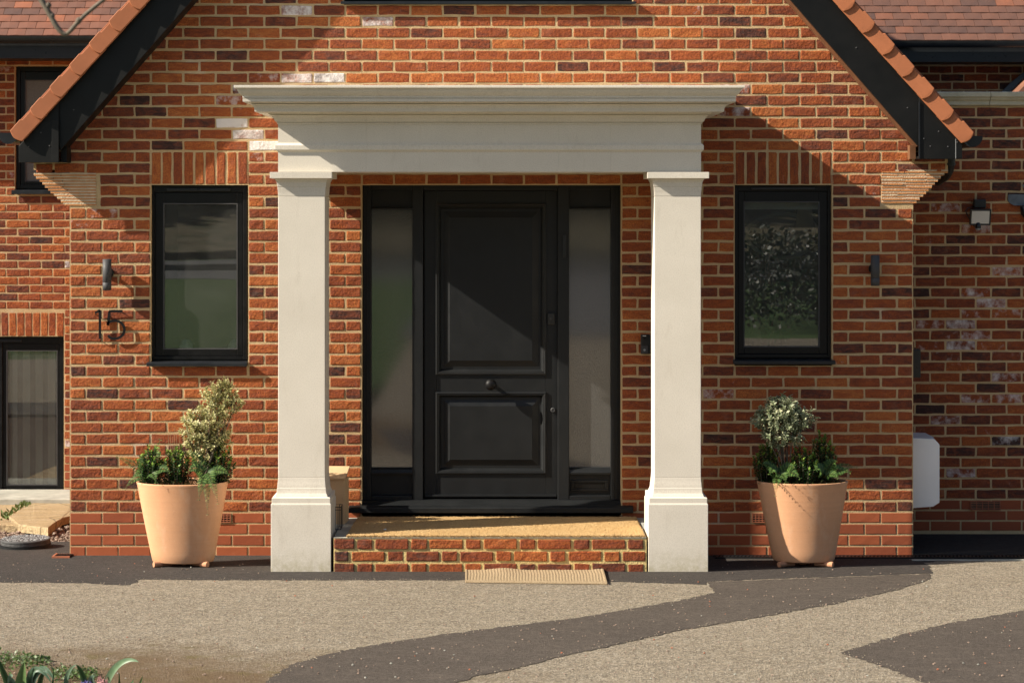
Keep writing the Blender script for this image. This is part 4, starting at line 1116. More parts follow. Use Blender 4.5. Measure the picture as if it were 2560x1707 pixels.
# ------------------------------------------------------------------ planters
def planter(pxl, pxr, bxl, bxr, rim_py, base_py, label, yc, seed):
    """oval terracotta pot on three little feet"""
    sy = .62; cx = X((bxl+bxr)/2, yc); a_b = (X(bxr, yc)-X(bxl, yc))/2; a_t = (X(pxr, yc)-X(pxl, yc))/2
    gz_ = GZ(yc-.05); zb = Z(base_py, yc-sy*a_b); zt = Z(rim_py, yc-sy*a_t)
    cxt = X((pxl+pxr)/2, yc)
    root = thing('terracotta_planter', (cx, yc, gz_), label, 'planter', 'terracotta planters beside the portico')
    def ell(r, z, sh=0.): return [(cx+(cxt-cx)*(z-zb)/(zt-zb)+r*math.cos(2*math.pi*k/72), yc+sy*r*math.sin(2*math.pi*k/72), z) for k in range(72)]
    h = zt-zb; R_ = lambda f: a_b+(a_t-a_b)*f
    rings = [ell(a_b-.006, zb), ell(a_b, zb+.006)]
    for f in (.12, .25, .38, .5, .62, .74, .86, .945): rings.append(ell(R_(f)+.0015*math.sin(f*3), zb+h*f))
    rings += [ell(R_(.955)+.001, zb+h*.955), ell(R_(.985)+.0025, zb+h*.985), ell(R_(1)+.001, zt-.003), ell(R_(1)-.005, zt), ell(R_(1)-.020, zt-.002), ell(R_(.95)-.024, zb+h*.94), ell(R_(.85)-.026, zb+h*.84)]
    mb = MB(); mb.loft(rings); obj('pot', mb, M['terracotta'], root, True)
    mb = MB(); mb.loft([ell(R_(.93)-.023, zb+h*.90), ell(R_(.93)*.5, zb+h*.945), ell(.02, zb+h*.955)], cap0=True); obj('soil', mb, M['soil'], root, True)
    for a in (225, 315, 90):
        ang = math.radians(a); fx = cx+math.cos(ang)*a_b*1.02; fy = yc+sy*a_b*.98*math.sin(ang)
        o = Vector((math.cos(ang), math.sin(ang)*sy, 0)).normalized(); s_ = Vector((-o.y, o.x, 0)); gz0 = GZ(fy)+.002
        mb = MB(); rr_ = .019
        c_ = Vector((fx, fy, gz0+rr_))+o*.008
        mb.tube([c_-o*.03-s_*0, c_+o*.030], [rr_, rr_], 20)
        q0 = c_-o*.10; mb.tube([q0-Vector((0, 0, .006)), c_-o*.012-Vector((0, 0, .004))], [zb-gz0-.016 if zb-gz0 > .03 else .012, .0125], 8)
        obj('pot_foot', mb, M['clay_foot'], root, bevel=.003)
    return root, cx, zt, zb
YP = -.55
pl, pcx, pzt, _ = planter(342, 570, 381.5, 534.5, 1212, 1410, 'peach terracotta planter under the house number, by the left column', YP, 1)
pr_, qcx, qzt, _ = planter(1892, 2119.5, 1932, 2086, 1210, 1407, 'peach terracotta planter half shaded at the right of the portico', YP, 2)
ps, qs = pzt-.025, qzt-.025
PG = 'plants growing in the terracotta planters'
def W_(px, py, y=YP): return Vector(P(px, py, y))
variegated('variegated_shrub', 'tall cream variegated shrub, sunlit, in the planter under the number', PG, (X(508, YP), YP, ps),
  [(W_(528, 1055), .135, .13, 1.25), (W_(545, 1000), .11, .12, 1.), (W_(490, 1045), .085, .08, .7), (W_(563, 985, YP+.02), .07, .11, .5), (W_(508, 1115), .105, .11, 1.1), (W_(485, 1085), .08, .09, .7), (W_(545, 1090), .08, .10, .7), (W_(557, 956), .03, .06, .25), (W_(590, 1000), .05, .07, .35)], 3900, 5)
variegated('variegated_shrub', 'round grey-green variegated shrub in the shaded planter on the right', PG, (X(1965, YP), YP, qs),
  [(W_(1955, 1035, YP-.09), .135, .115, 1.4), (W_(1990, 1045, YP-.09), .11, .09, 1.), (W_(1915, 1055, YP-.09), .085, .10, .8), (W_(1945, 1090, YP-.09), .10, .06, .6), (W_(1950, 1000, YP-.09), .08, .05, .5), (W_(1985, 1085, YP-.09), .08, .06, .4)], 3300, 6, 0.)
box_shrub('box_shrub', 'dark green upright shrub nearest the left rim of the sunlit planter', PG, (X(378, YP), YP-.02, ps), .265, .215, 31, 24)
box_shrub('box_shrub', 'dark green bushy shrub in the middle of the sunlit planter', PG, (X(442, YP), YP-.01, ps), .27, .25, 32, 26)
box_shrub('box_shrub', 'dark green upright shrub below the cream variegated shrub', PG, (X(545, YP), YP, ps), .28, .205, 33, 22, (.015, 0))
box_shrub('box_shrub', 'glossy upright shrub catching sun at the left rim of the shaded planter', PG, (X(1915, YP), YP-.02, qs), .29, .20, 34, 23)
box_shrub('box_shrub', 'green shrub with soft leaf tips in the middle of the shaded planter', PG, (X(2005, YP), YP-.05, qs), .255, .25, 35, 24)
box_shrub('box_shrub', 'darkest upright shrub at the back of the shaded planter', PG, (X(2058, YP), YP+.04, qs), .335, .21, 36, 24)
fern('fern', 'fern arching out over the left rim of the sunlit planter', PG, tuple(W_(372, 1195)), [(W_(292, 1143, YP-.03), .05, .035), (W_(312, 1222, YP-.08), .08, .035), (W_(400, 1100, YP-.08), .02, .05), (W_(345, 1150, YP-.1), .06, .05), (W_(425, 1180, YP-.18), .08, .05), (W_(390, 1205, YP-.2), .09, .045), (W_(335, 1195, YP-.12), .07, .045)], 41)
fern('fern', 'fern with fronds hanging down the front of the sunlit planter', PG, tuple(W_(515, 1190, YP-.06)), [(W_(519, 1285, YP-.25), .10, .032), (W_(545, 1258, YP-.24), .11, .036), (W_(497, 1248, YP-.25), .09, .040), (W_(470, 1180, YP-.16), .08, .05), (W_(475, 1130, YP-.1), .05, .05), (W_(572, 1185, YP-.12), .07, .045), (W_(530, 1215, YP-.24), .10, .05)], 42)
fern('fern', 'low fern spilling over the left front of the shaded planter', PG, tuple(W_(1945, 1195, YP-.05)), [(W_(1939, 1238, YP-.245), .09, .035), (W_(1905, 1160, YP-.14), .06, .05), (W_(1985, 1165, YP-.14), .05, .055), (W_(1965, 1205, YP-.22), .08, .05), (W_(1925, 1185, YP-.2), .09, .05), (W_(2000, 1195, YP-.2), .08, .05)], 43)
fern('fern', 'fern reaching right out of the shaded planter', PG, tuple(W_(2060, 1195, YP-.04)), [(W_(2141, 1168, YP-.03), .07, .045), (W_(2125, 1180, YP-.10), .06, .05), (W_(2090, 1150, YP-.1), .04, .055), (W_(2040, 1175, YP-.16), .07, .055), (W_(2095, 1195, YP-.16), .06, .04)], 44)
def cover(label, cx, zt, seed, cols):
    g = random.Random(seed); mb = MB()
    for i in range(1500):
        a = g.uniform(0, 6.28); r_ = .29*math.sqrt(g.random()); p = Vector((cx+r_*math.cos(a), YP+.62*r_*math.sin(a)-.0, zt-.022+g.uniform(0, .045)*(1-r_/.42)))
        c_ = g.choice(cols); v = g.uniform(.6, 1.3); c_ = tuple(q*v for q in c_)
        leaf_add(mb, p, rv(g)+Vector((0, -.2, .5)), Vector((0, 0, 1)), g.uniform(.010, .018), g.uniform(.007, .011), c_, c_, .1)
    props(obj('trailing_plant', mb, M['leaf'], None, True, True), label, 'ground cover', None, 'stuff')
cover('small trailing leaves over the soil of the sunlit planter', pcx, pzt, 51, [(.09, .075, .025), (.13, .10, .03), (.06, .08, .025), (.14, .06, .03)])
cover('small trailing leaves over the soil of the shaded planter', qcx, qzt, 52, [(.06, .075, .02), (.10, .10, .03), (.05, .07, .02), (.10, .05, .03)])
ds = thing('dry_stalks', tuple(W_(435, 1195)), 'thin pale dry stalks standing above the shrubs in the sunlit planter', 'stalks', PG)
for a, b_ in ((421, 1082), (426, 1076), (436, 1069), (441, 1074), (448, 1074), (432, 1092)):
    mb = MB(); mb.tube([W_(a+4, 1195), W_(a+1, 1130), W_(a, b_)], [.0018, .0015, .0009], 5); obj('stalk', mb, M['dry_stem'], ds)
ds = thing('dry_stalks', tuple(W_(2030, 1195)), 'leaning straw-coloured stalks among the shrubs in the shaded planter', 'stalks', PG)
for (a0, b0), (a1, b1) in (((2022, 1190), (2037, 1076)), ((2028, 1150), (2048, 1086)), ((1975, 1190), (1981, 1105)), ((2040, 1165), (2068, 1103)), ((1990, 1190), (1997, 1112))):
    mb = MB(); mb.tube([W_(a0, b0), W_((a0+a1)/2-2, (b0+b1)/2), W_(a1, b1)], [.0018, .0014, .0008], 5); obj('stalk', mb, M['dry_stem'], ds)

# ------------------------------------------------------------------ fittings on the walls
def wall_light(px, py0, py1, side, label):
    root = thing('wall_light', P(px, (py0+py1)/2), label, 'wall light', 'cylinder wall lights'); yc = -.075; x = X(px, yc)
    z1, z0 = Z(py0, yc), Z(py1, yc); r_ = .0302
    mb = MB(); prof = [(r_-.006, z0+.02), (r_-.004, z0), (r_, z0), (r_, z0+.052), (r_-.0008, z0+.0525), (r_-.0008, z0+.0535), (r_, z0+.054), (r_, z1), (r_-.004, z1), (r_-.006, z1-.02)]
    mb.lathe([(a, b_) for a, b_ in prof], (x, yc, 0), 32); o = obj('lamp_body', mb, M['dark_metal'], root, False, bevel=0)
    o.data.polygons.foreach_set('use_smooth', [len(p.vertices) == 4 for p in o.data.polygons])
    zb = (z0+z1)/2+.01
    mb = MB(); mb.lathe([(.034, 0), (.034, .012), (.030, .016)], (x, -.0005, zb), 24, 1, 'y'); mb.tube([(x, -.012, zb), (x, yc+.025, zb)], .012, 12)
    obj('mounting_plate', mb, M['black_iron'], root)
wall_light(267.5, 648, 725.5, 1, 'grey cylinder wall light above the house number')
wall_light(2188, 638, 714.5, -1, 'grey cylinder wall light right of the window, in shade')
def numeral(name, label, strokes, hw=.0085):
    root = thing(name, P(strokes[0][0][0], strokes[0][0][1]), label, 'house number', 'house number numerals'); mb = MB()
    for st in strokes:
        pts = [(X(a, -.02), Z(b_, -.02)) for a, b_ in st]; Lf, Rt = [], []
        for i, p in enumerate(pts):
            q0, q1 = pts[max(i-1, 0)], pts[min(i+1, len(pts)-1)]; dx, dz = q1[0]-q0[0], q1[1]-q0[1]; l = math.hypot(dx, dz)
            Lf.append((p[0]-dz/l*hw, p[1]+dx/l*hw)); Rt.append((p[0]+dz/l*hw, p[1]-dx/l*hw))
        rings = [[(a[0], -.028, a[1]), (b_[0], -.028, b_[1]), (b_[0], -.021, b_[1]), (a[0], -.021, a[1])] for a, b_ in zip(Lf, Rt)]
        mb.loft(rings)
    obj('figure', mb, M['black_iron'], root)
    for (a, b_) in (strokes[0][0], strokes[-1][-1]):
        pm = MB(); pm.tube([(X(a, -.02), -.021, Z(b_, -.02)-.012), (X(a, -.02), .002, Z(b_, -.02)-.012)], .003, 8); obj('fixing_pin', pm, M['black_iron'], root)
numeral('house_numeral', 'black metal numeral 1 fixed to the brickwork below the wall light', [[(238, 781.5), (244.5, 779), (250, 775.2)], [(250.2, 775.2), (250.2, 847)]])
five = [[(306.5, 777.8), (273.5, 777.8)], [(274, 777.8), (270.5, 813.5)], [(270, 813)]+[(287+24.5*math.cos(math.radians(a)), 824+22.5*math.sin(math.radians(a))) for a in range(-135, 140, 14)]]
five[2][-1] = (270.5, 838.5)
numeral('house_numeral', 'black metal numeral 5 beside the 1 on the sunlit bricks', five)
root = thing('video_doorbell', P(1613, 860), 'slim black and grey video doorbell on the bricks beside the right column', 'doorbell')
mb = MB(); mb.box(X(1601.5), X(1626), -.030, -.0012, Z(884), Z(835.5)); obj('housing', mb, M['black_plastic'], root, bevel=.004)
mb = MB(); mb.box(X(1602.5), X(1619), -.0345, -.0302, Z(883), Z(863.5)); obj('button_plate', mb, M['dark_metal'], root, bevel=.002)
mb = MB(); mb.lathe([(.009, 0), (.009, .003), (.006, .004)], (X(1610), -.0302, Z(844)), 18, 1, 'y'); obj('camera_lens', mb, M['black_iron'], root)
mb = MB(); mb.lathe([(.008, 0), (.008, .0015), (.005, .002)], (X(1610.5), -.0346, Z(874)), 18, 1, 'y'); obj('bell_button', mb, M['grey_plastic'], root)
mb = MB(); mb.box(X(1606), X(1614.5), -.0309, -.0301, Z(839.6), Z(838)); obj('status_bar', mb, M['white_china'], root)
# floodlight on the low wing
YS = YR
root = thing('security_light', P(2448, 530, YS), 'black security floodlight with motion sensor on the shaded right wall', 'floodlight')
mb = MB(); mb.box(X(2431, YS), X(2461, YS), YS-.06, YS-.002, Z(521, YS), Z(499, YS)); obj('bracket', mb, M['black_plastic'], root, bevel=.008)
fl = Matrix.Rotation(math.radians(14), 4, 'X')
def tilt(mb, c): mb.v = [tuple(fl @ (Vector(v)-c)+c) for v in mb.v]; return mb
cf = Vector(P(2450, 542, YS-.10)); wx, wz_ = .077, .060
mb = MB(); mb.loft([[(cf.x-a, cf.y+y, cf.z-b_), (cf.x+a, cf.y+y, cf.z-b_), (cf.x+a, cf.y+y, cf.z+b_), (cf.x-a, cf.y+y, cf.z+b_)] for a, b_, y in ((wx-.03, wz_-.02, .05), (wx-.004, wz_-.004, .02), (wx, wz_, .0), (wx, wz_, -.02), (wx-.010, wz_-.010, -.02), (wx-.012, wz_-.012, -.014))]); obj('lamp_housing', tilt(mb, cf), M['black_plastic'], root, bevel=.003)
mb = MB(); mb.box(cf.x-wx+.0125, cf.x+wx-.0125, cf.y-.0185, cf.y-.0145, cf.z-wz_+.0125, cf.z+wz_-.0125); obj('lens', tilt(mb, cf), M['lamp_lens'], root)
cs_ = Vector(P(2445, 567, YS-.10)); mb = MB(); mb.lathe([(.014, .03), (.020, .018), (.022, .0), (.021, -.010), (.018, -.018), (.010, -.024)], cs_, 20); obj('motion_sensor', mb, M['black_plastic'], root, True)
mb = MB(); mb.lathe([(.0205, -.011), (.0185, -.018), (.011, -.0245), (.002, -.026)], cs_+Vector((0, -.001, -.0006)), 20); obj('sensor_lens', mb, M['grey_plastic'], root, True)
mb = MB(); mb.tube([P(2436, 517, YS-.04), P(2420, 520, YS-.06), P(2414, 527, YS-.07), P(2418, 538, YS-.07), P(2424, 548, YS-.08), P(2430, 560, YS-.08), P(2440, 570, YS-.08)], .0035, 6); obj('cable', mb, M['black_plastic'], root, True)
# boxes on the gable's right flank
xw = ux(26)
root = thing('meter_box', (xw, .3, Z(1170, .3)), 'white chamfered meter box sticking out from the corner of the right flank', 'meter box')
y0, y1 = .16, .56
xo = X(2349, y0)
mb = MB(); zt, zb = Z(1084, y1), Z(1271, y0); zf1, zf0 = Z(1111, y0), Z(1256, y0)
mb.prism([(xw-.002, zb), (X(2333, y0), Z(1266, y0)), (xo, zf0), (xo, zf1), (X(2336, y0), Z(1097, y0)), (xw-.002, Z(1094, y0))], y0, y1)
obj('housing', mb, M['white_plastic'], root, bevel=.004)
mb = MB(); mb.prism([(xw-.001, Z(1094, y0)), (X(2336, y0), Z(1097, y0)), (X(2312, y1), Z(1081, y1)), (xw-.001, Z(1081, y1))], y0+.06, y1-.01); obj('hood', mb, M['white_plastic'], root)
root = props(obj('letter_cage', MB().box(xw-.002, X(2302, .22), .22, .50, Z(944, .22), Z(873, .22)), M['black_plastic'], None, bevel=.006), 'flat black box fixed high on the right flank wall', 'box')
mb = MB(); mb.lathe([(.030, -.005), (.030, .006), (.024, .010)], (X(2302, .22), .34, Z(926, .22)), 18, 1, 'x'); obj('dial', mb, M['black_plastic'], root)
mb = MB(); mb.box(xw+.001, xw+.016, .19, .235, GZ(0), Z(1276, .2)); props(obj('conduit', mb, M['grey_plastic'], None, bevel=.003), 'thin grey conduit running down the corner below the meter box', 'conduit')
# leadwork at the far right
root = thing('lead_flashing', P(2540, 205, YB), 'grey stepped lead flashing where the far roof meets the upper wall', 'flashing')
yv = YB-.012
for i, (pts) in enumerate(([(2552, 187), (2580, 165), (2640, 165), (2640, 187)], [(2525, 208.5), (2552, 187.3), (2640, 187.3), (2640, 208.5)], [(2503, 231), (2525, 208.8), (2640, 208.8), (2640, 231)])):
    mb = MB(); mb.prism([(X(a, yv), Z(b_, yv)) for a, b_ in pts], yv-.004*i, yv+.010); obj('lead_step', mb, M['lead'], root)
mb = MB(); mb.prism([(X(a, 5.0), Z(b_, 5.0)) for a, b_ in [(2538, 233), (2560, 210), (2640, 130), (2640, 233)]], 4.9, 5.3); obj('abutting_roof', mb, M['roof_clay_plain'], house)
mb = MB(); pts = [(2519, 488), (2524, 486), (2600, 487), (2600, 514), (2534, 514), (2526, 510), (2519, 503)]
mb.prism([(X(a, YR), Z(b_, YR)) for a, b_ in pts], YR-.02, YR-.002)
mb.prism([(X(a, YR), Z(b_, YR)) for a, b_ in [(2554, 462), (2600, 462), (2600, 486), (2562, 476)]], YR-.014, YR-.003)
props(obj('lead_apron', mb, M['lead'], None), 'grey lead apron dressed against the bricks right of the floodlight', 'flashing')
mb = MB(); mb.tube([P(2562, 515, YR-.06), P(2562, 530, YR-.06), P(2590, 560, YR-.05)], .035, 12); props(obj('waste_pipe', mb, M['black_plastic'], None, True), 'black pipe stub below the lead apron at the right edge', 'pipe')

# ------------------------------------------------------------------ things on the ground and the step
# wooden box behind the left column
root = thing('wooden_box', (X(845, -.35), -.33, SZ), 'pale pine box with a sloping lid behind the left column', 'box')
def rz(mb, c, a):
    m_ = Matrix.Rotation(a, 4, 'Z'); mb.v = [tuple(m_ @ (Vector(v)-c)+c) for v in mb.v]; return mb
yb_ = -.30; c = Vector((X(863, yb_), yb_, SZ)); ang = math.radians(-4)
ztop = Z(1197, yb_)
bw, bd = .26, .17
mb = MB(); mb.box(c.x-bw, c.x, yb_, yb_+.018, SZ+.001, ztop-.004); obj('front_board', rz(mb, c, ang), M['pine_wood'], root, bevel=.002)
mb = MB(); mb.box(c.x-.018, c.x-.0005, yb_+.0185, yb_+bd, SZ+.001, ztop-.004); mb.box(c.x-bw, c.x-bw+.018, yb_+.0185, yb_+bd, SZ+.001, ztop-.004); obj('end_board', rz(mb, c, ang), M['pine_wood'], root, bevel=.002)
mb = MB(); mb.prism([(c.x-bw-.01, 0), (c.x+.004, 0), (c.x+.004, .012), (c.x-bw-.01, .012)], 0, bd+.03)
mb.v = [(x, yb_-.012+y, ztop-.003+z+y*.28) for x, y, z in mb.v]; obj('lid', rz(mb, c, ang), M['pine_wood'], root, bevel=.002)
for py in (1208, 1247, 1284):
    mb = MB(); z = Z(py, yb_); mb.box(c.x-.024, c.x-.014, yb_-.010, yb_-.0005, z-.008, z+.008); obj('peg', rz(mb, c, ang), M['pine_wood'], root, bevel=.002)
# wire carrier
root = thing('wire_carrier', (X(850, -.55), -.52, SZ), 'dark wire bottle carrier standing beside the left column', 'carrier')
x0, x1, y0, y1, zt, zb = X(838, -.55), X(852, -.55), -.55, -.43, Z(1264, -.5), SZ+.004
mb = MB()
for zz in (zt, zb, zt-.02): mb.tube([(x0-.02, y0, zz), (x1, y0, zz), (x1, y1, zz), (x0-.02, y1, zz), (x0-.02, y0, zz)], .0022, 6)
for (x, y) in ((x1, y0), (x1, y1), (x1, (y0+y1)/2), ((x0+x1)/2, y0), ((x0+x1)/2, y1), (x0, y0)): mb.tube([(x, y, zb), (x, y, zt)], .0019, 6)
obj('basket', mb, M['wire'], root)
mb = MB(); mb.tube([(x1-.01, y0, zt), (x1-.01, (y0+y1)/2, zt+.012), (x1-.01, y1, zt)], .0022, 6); obj('handle', mb, M['wire'], root)
# white pebble on the mat
def stone(c, r, seed, m='rubble_stone', flat=.7):
    g = random.Random(seed); mb = MB(); rings = []; of = g.uniform(0, 50)
    for i in range(6):
        ph = math.pi*(i+.5)/6-math.pi/2; ring = []
        for k in range(9):
            th_ = 2*math.pi*k/9; v = Vector((math.cos(ph)*math.cos(th_), math.cos(ph)*math.sin(th_), math.sin(ph)*flat))
            q = 1+.62*noise.noise(v*2.1+Vector((of, 0, 0))); ring.append(tuple(Vector(c)+v*r*q))
        rings.append(ring)
    mb.loft(rings); return mb
mb = stone((X(963, -.66), -.66, SZ+.022), .011, 5, flat=.4); props(obj('pebble', mb, M['white_china'], None, True), 'tiny white pebble lying on the coir mat', 'pebble')
# manhole cover
ym = .55; cxm = X(64, ym); zm = Z(1346, ym)
root = thing('manhole_cover', (cxm, ym, 0), 'round black inspection cover standing proud of the tarmac at the left', 'manhole cover')
mb = MB(); mb.lathe([(.170, -.035), (.176, -.034), (.178, -.022), (.172, -.020), (.173, -.014), (.177, -.012), (.178, -.002), (.174, .003), (.12, .004), (.05, .0055), (.002, .006)], (cxm, ym, zm), 48); obj('lid', mb, M['cover_metal'], root)
mb = MB(); g = random.Random(6)
for i in range(420):
    a, r_ = g.uniform(0, 6.28), .165*math.sqrt(g.random()); x, y = cxm+r_*math.cos(a), ym+r_*math.sin(a); s = .0045; u = Vector((math.cos(a*7), math.sin(a*7), 0))*s; w = Vector((-u.y, u.x, 0))*.6; p = Vector((x, y, zm+.0045))
    mb.loft([[p-u-w, p+u-w, p+u+w, p-u+w], [p-u*.7-w*.7+Vector((0, 0, .0028)), p+u*.7-w*.7+Vector((0, 0, .0028)), p+u*.7+w*.7+Vector((0, 0, .0028)), p-u*.7+w*.7+Vector((0, 0, .0028))]])
obj('tread', mb, M['grey_plastic'], root, kind='stuff')
mb = MB(); mb.lathe([(.168, -.10), (.182, -.10), (.182, -.037), (.168, -.037)], (cxm, ym, zm), 40); obj('rim', mb, M['black_plastic'], root)
# gully grate at the corner of the gable
root = thing('gully_grate', (X(165), -.03, 0), 'small black grate in a broken red clay frame at the foot of the gable', 'drain')
gx0, gx1, gy0, gy1 = X(142), X(186), -.16, -.012
gzf = lambda y: GZ(y)+.006
mb = MB()
for a, b_, y0, y1 in ((gx0, gx1, gy0, gy0+.012), (gx0, gx1, gy1-.012, gy1), (gx0, gx0+.012, gy0+.0121, gy1-.0121)): mb.box(a, b_, y0, y1, -.02, gzf(y0)+.008)
obj('clay_frame', mb, M['red_clay_gully'], root)
mb = MB()
for i in range(9): x = gx0+.018+i*(gx1-gx0-.02)/9; mb.box(x, x+.006, gy0+.013, gy1-.013, -.01, gzf(gy0)+.004)
obj('grate', mb, M['black_iron'], root)
# channel drain along the right
root = thing('channel_drain', (X(2200, -.15), -.12, 0), 'black slotted channel drain along the foot of the right wall', 'drain')
x0, x1 = X(1785, -.15), 7.4; ya, yb2 = -.185, -.065
mb = MB(); zt = lambda y: GZ(y)+.008
for y0, y1 in ((ya, ya+.016), (yb2-.016, yb2)): mb.loft([[(x, y0, -.05), (x, y1, -.05), (x, y1, zt(y1)+.004), (x, y0, zt(y0)+.004)] for x in (x0, x1)])
obj('channel_edge', mb, M['black_plastic'], root)
mb = MB(); x = x0+.01
while x < x1-.03:
    mb.loft([[(x, ya+.017, zt(ya)-.012), (x+.012, ya+.017, zt(ya)-.012), (x+.012, ya+.017, zt(ya)+.003), (x, ya+.017, zt(ya)+.003)], [(x+.018, yb2-.017, zt(yb2)-.012), (x+.030, yb2-.017, zt(yb2)-.012), (x+.030, yb2-.017, zt(yb2)+.003), (x+.018, yb2-.017, zt(yb2)+.003)]]); x += .026
mb.loft([[(x_, (ya+yb2)/2-.006, zt(-.12)-.012), (x_, (ya+yb2)/2+.006, zt(-.12)-.012), (x_, (ya+yb2)/2+.006, zt(-.12)+.0034), (x_, (ya+yb2)/2-.006, zt(-.12)+.0034)] for x_ in (x0, x1)])
obj('grating', mb, M['black_plastic'], root, kind='stuff')
# sandstone slabs in the passage
def flag(pts, seed, label, th=.06, lift=0.):
    g = random.Random(seed); top = []; out = []
    rp = ragged([(x, y) for x, y in pts], .012, .11)
    mb = MB(); zf = lambda x, y: PZ(y)+lift+.008*noise.noise(Vector((x*5, y*5, seed)))
    mb.loft([[(x, y, zf(x, y)-th) for x, y in rp], [(x, y, zf(x, y)-.008) for x, y in rp], [((x-cxs)*.985+cxs, (y-cys)*.985+cys, zf(x, y)) for x, y in rp for cxs, cys in [(sum(q[0] for q in rp)/len(rp), sum(q[1] for q in rp)/len(rp))]]])
    props(obj('paving_slab', mb, M['sandstone'], None), label, 'paving slab', 'worn sandstone slabs in the passage')
def GP(px, py):                                              # a photo point on the sloping passage
    k_ = (VY-py)/F; y = (CH+CD*k_+SL*.3*1.0)/( SL-k_) if True else 0
    # solve CH + k*(CD+y) = SL*(y-.3)
    y = (CH+k_*CD+.3*SL)/(SL-k_); return ((px-VX)*(CD+y)/F, y)
flag([GP(50, 1325), GP(118, 1334), GP(158, 1306), GP(200, 1296), GP(200, 1256), GP(90, 1258), GP(20, 1304)], 1, 'biggest cracked sandstone slab right beside the gable corner', lift=.045)
flag([GP(-60, 1322), GP(46, 1322), GP(8, 1304), GP(-60, 1300)], 2, 'pale sandstone slab just behind the round cover', lift=.035)
flag([GP(-60, 1298), GP(10, 1301), GP(80, 1260), GP(-60, 1262)], 3, 'gritty sandstone slab under the low window, left of the weeds', lift=.03)
mb = MB(); ya_ = 4.9; mb.box(X(-80, ya_), -3.05, ya_, YB+.0, PZ(ya_)-.1, Z(1247, ya_)); props(obj('threshold_slab', mb, M['floor_stone'], None, bevel=.008), 'long grey stone threshold slab below the low window', 'slab')
# rubble round the cover
g = random.Random(14); mb = MB()
def on_passage(px, py): x, y = GP(px, py); return x, y, PZ(y)
big = [(22, 1337, .016), (46, 1331, .020), (150, 1325, .028), (168, 1318, .022), (137, 1334, .017), (160, 1338, .018), (171, 1329, .015), (12, 1331, .016), (142, 1343, .013)]
for i, (px, py, r_) in enumerate(big):
    x, y, z = on_passage(px, py); m_ = stone((x, y, z+r_*.1), r_, 60+i, flat=.55); props(obj('rubble_stone', m_, M['rubble_stone'], None), 'loose brown rubble stone lying by the round inspection cover', 'stone', 'rubble stones by the inspection cover')
for i in range(420):
    px, py = (g.uniform(118, 178), g.uniform(1312, 1362)) if i < 300 else (g.uniform(-10, 60), g.uniform(1322, 1338))
    x, y, z = on_passage(px, py); q = stone((x, max(.02, y), z-.024), g.uniform(.005, .013), 900+i, flat=.6); mb.add(q.v, q.f)
props(obj('rubble', mb, M['rubble_stone'], None), 'gravelly rubble between the sandstone slabs and the brick corner', 'rubble', None, 'stuff')
# weeds between the slabs
g = random.Random(15); mb = MB()
for i in range(170):
    t = g.random() if i < 60 else (.12 if i < 100 else .75)+g.gauss(0, .06); px = 8+76*t+g.gauss(0, 5); py = 1306-48*t+g.gauss(0, 3)
    x, y = GP(px, py); p = Vector((x, y, PZ(y)+.03)); v = g.uniform(.7, 1.3)
    leaf_add(mb, p, Vector((g.uniform(-1, 1), g.uniform(-1, 1), 1.3)), Vector((0, -1, .3)), g.uniform(.02, .06), g.uniform(.012, .022), (.10*v, .15*v, .03*v), (.16*v, .22*v, .05*v))
props(obj('weeds', mb, M['leaf'], None, True, True), 'small green weeds in the joint between the sandstone slabs', 'weeds', None, 'stuff')
# grit and crumbs on the drive
g = random.Random(16); mb = MB(); mo = MB(); pale = MB()
for i in range(900):
    px, py = g.uniform(-60, 2620), 1400+300*g.random()**1.0
    if 660 < px < 1790 and py < 1440: continue
    x, y = G(px, py)
    if y > -.05: continue
    q = stone((x, y, GZ(y)+.006), g.uniform(.0025, .0058), 2000+i, flat=.6); (mo if i % 22 == 0 else (pale if i % 9 == 0 else mb)).add(q.v, q.f)
props(obj('grit', mb, M['rubble_stone'], None), 'scattered brown grit on the drive', 'grit', None, 'stuff')
props(obj('grit', pale, M['floor_stone'], None), 'scattered pale grit on the drive', 'grit', None, 'stuff')
props(obj('brick_crumbs', mo, M['red_clay_gully'], None), 'scattered orange brick crumbs on the tarmac', 'crumbs', None, 'stuff')

g = random.Random(23); mb = MB()
for poly, i0, i1 in ((band, 1, 13), (strip, 4, len(strip)-2), (tri, 0, len(tri))):
    for i in range(i0, i1):
        a, b_ = Vector(poly[i]), Vector(poly[(i+1) % len(poly)]); L = (b_-a).length
        if L > 5: continue
        for t in range(int(L*60)):
            p = a.lerp(b_, g.random())+Vector((g.gauss(0, .035), g.gauss(0, .035)))
            if p.y > -.9 and -1.55 < p.x < 1.35: continue
            r_ = g.uniform(.0018, .0040); z = GZ(p.y)+.003
            mb.add([(p.x+r_, p.y, z), (p.x, p.y+r_, z), (p.x-r_, p.y, z), (p.x, p.y-r_*.8, z), (p.x+g.uniform(-.3, .3)*r_, p.y, z+r_*.9)], [(0, 1, 4), (1, 2, 4), (2, 3, 4), (3, 0, 4)])
props(obj('loose_chippings', mb, M['chipping'], None), 'loose pale chippings kicked along the edges of the tarmac', 'chippings', None, 'stuff')

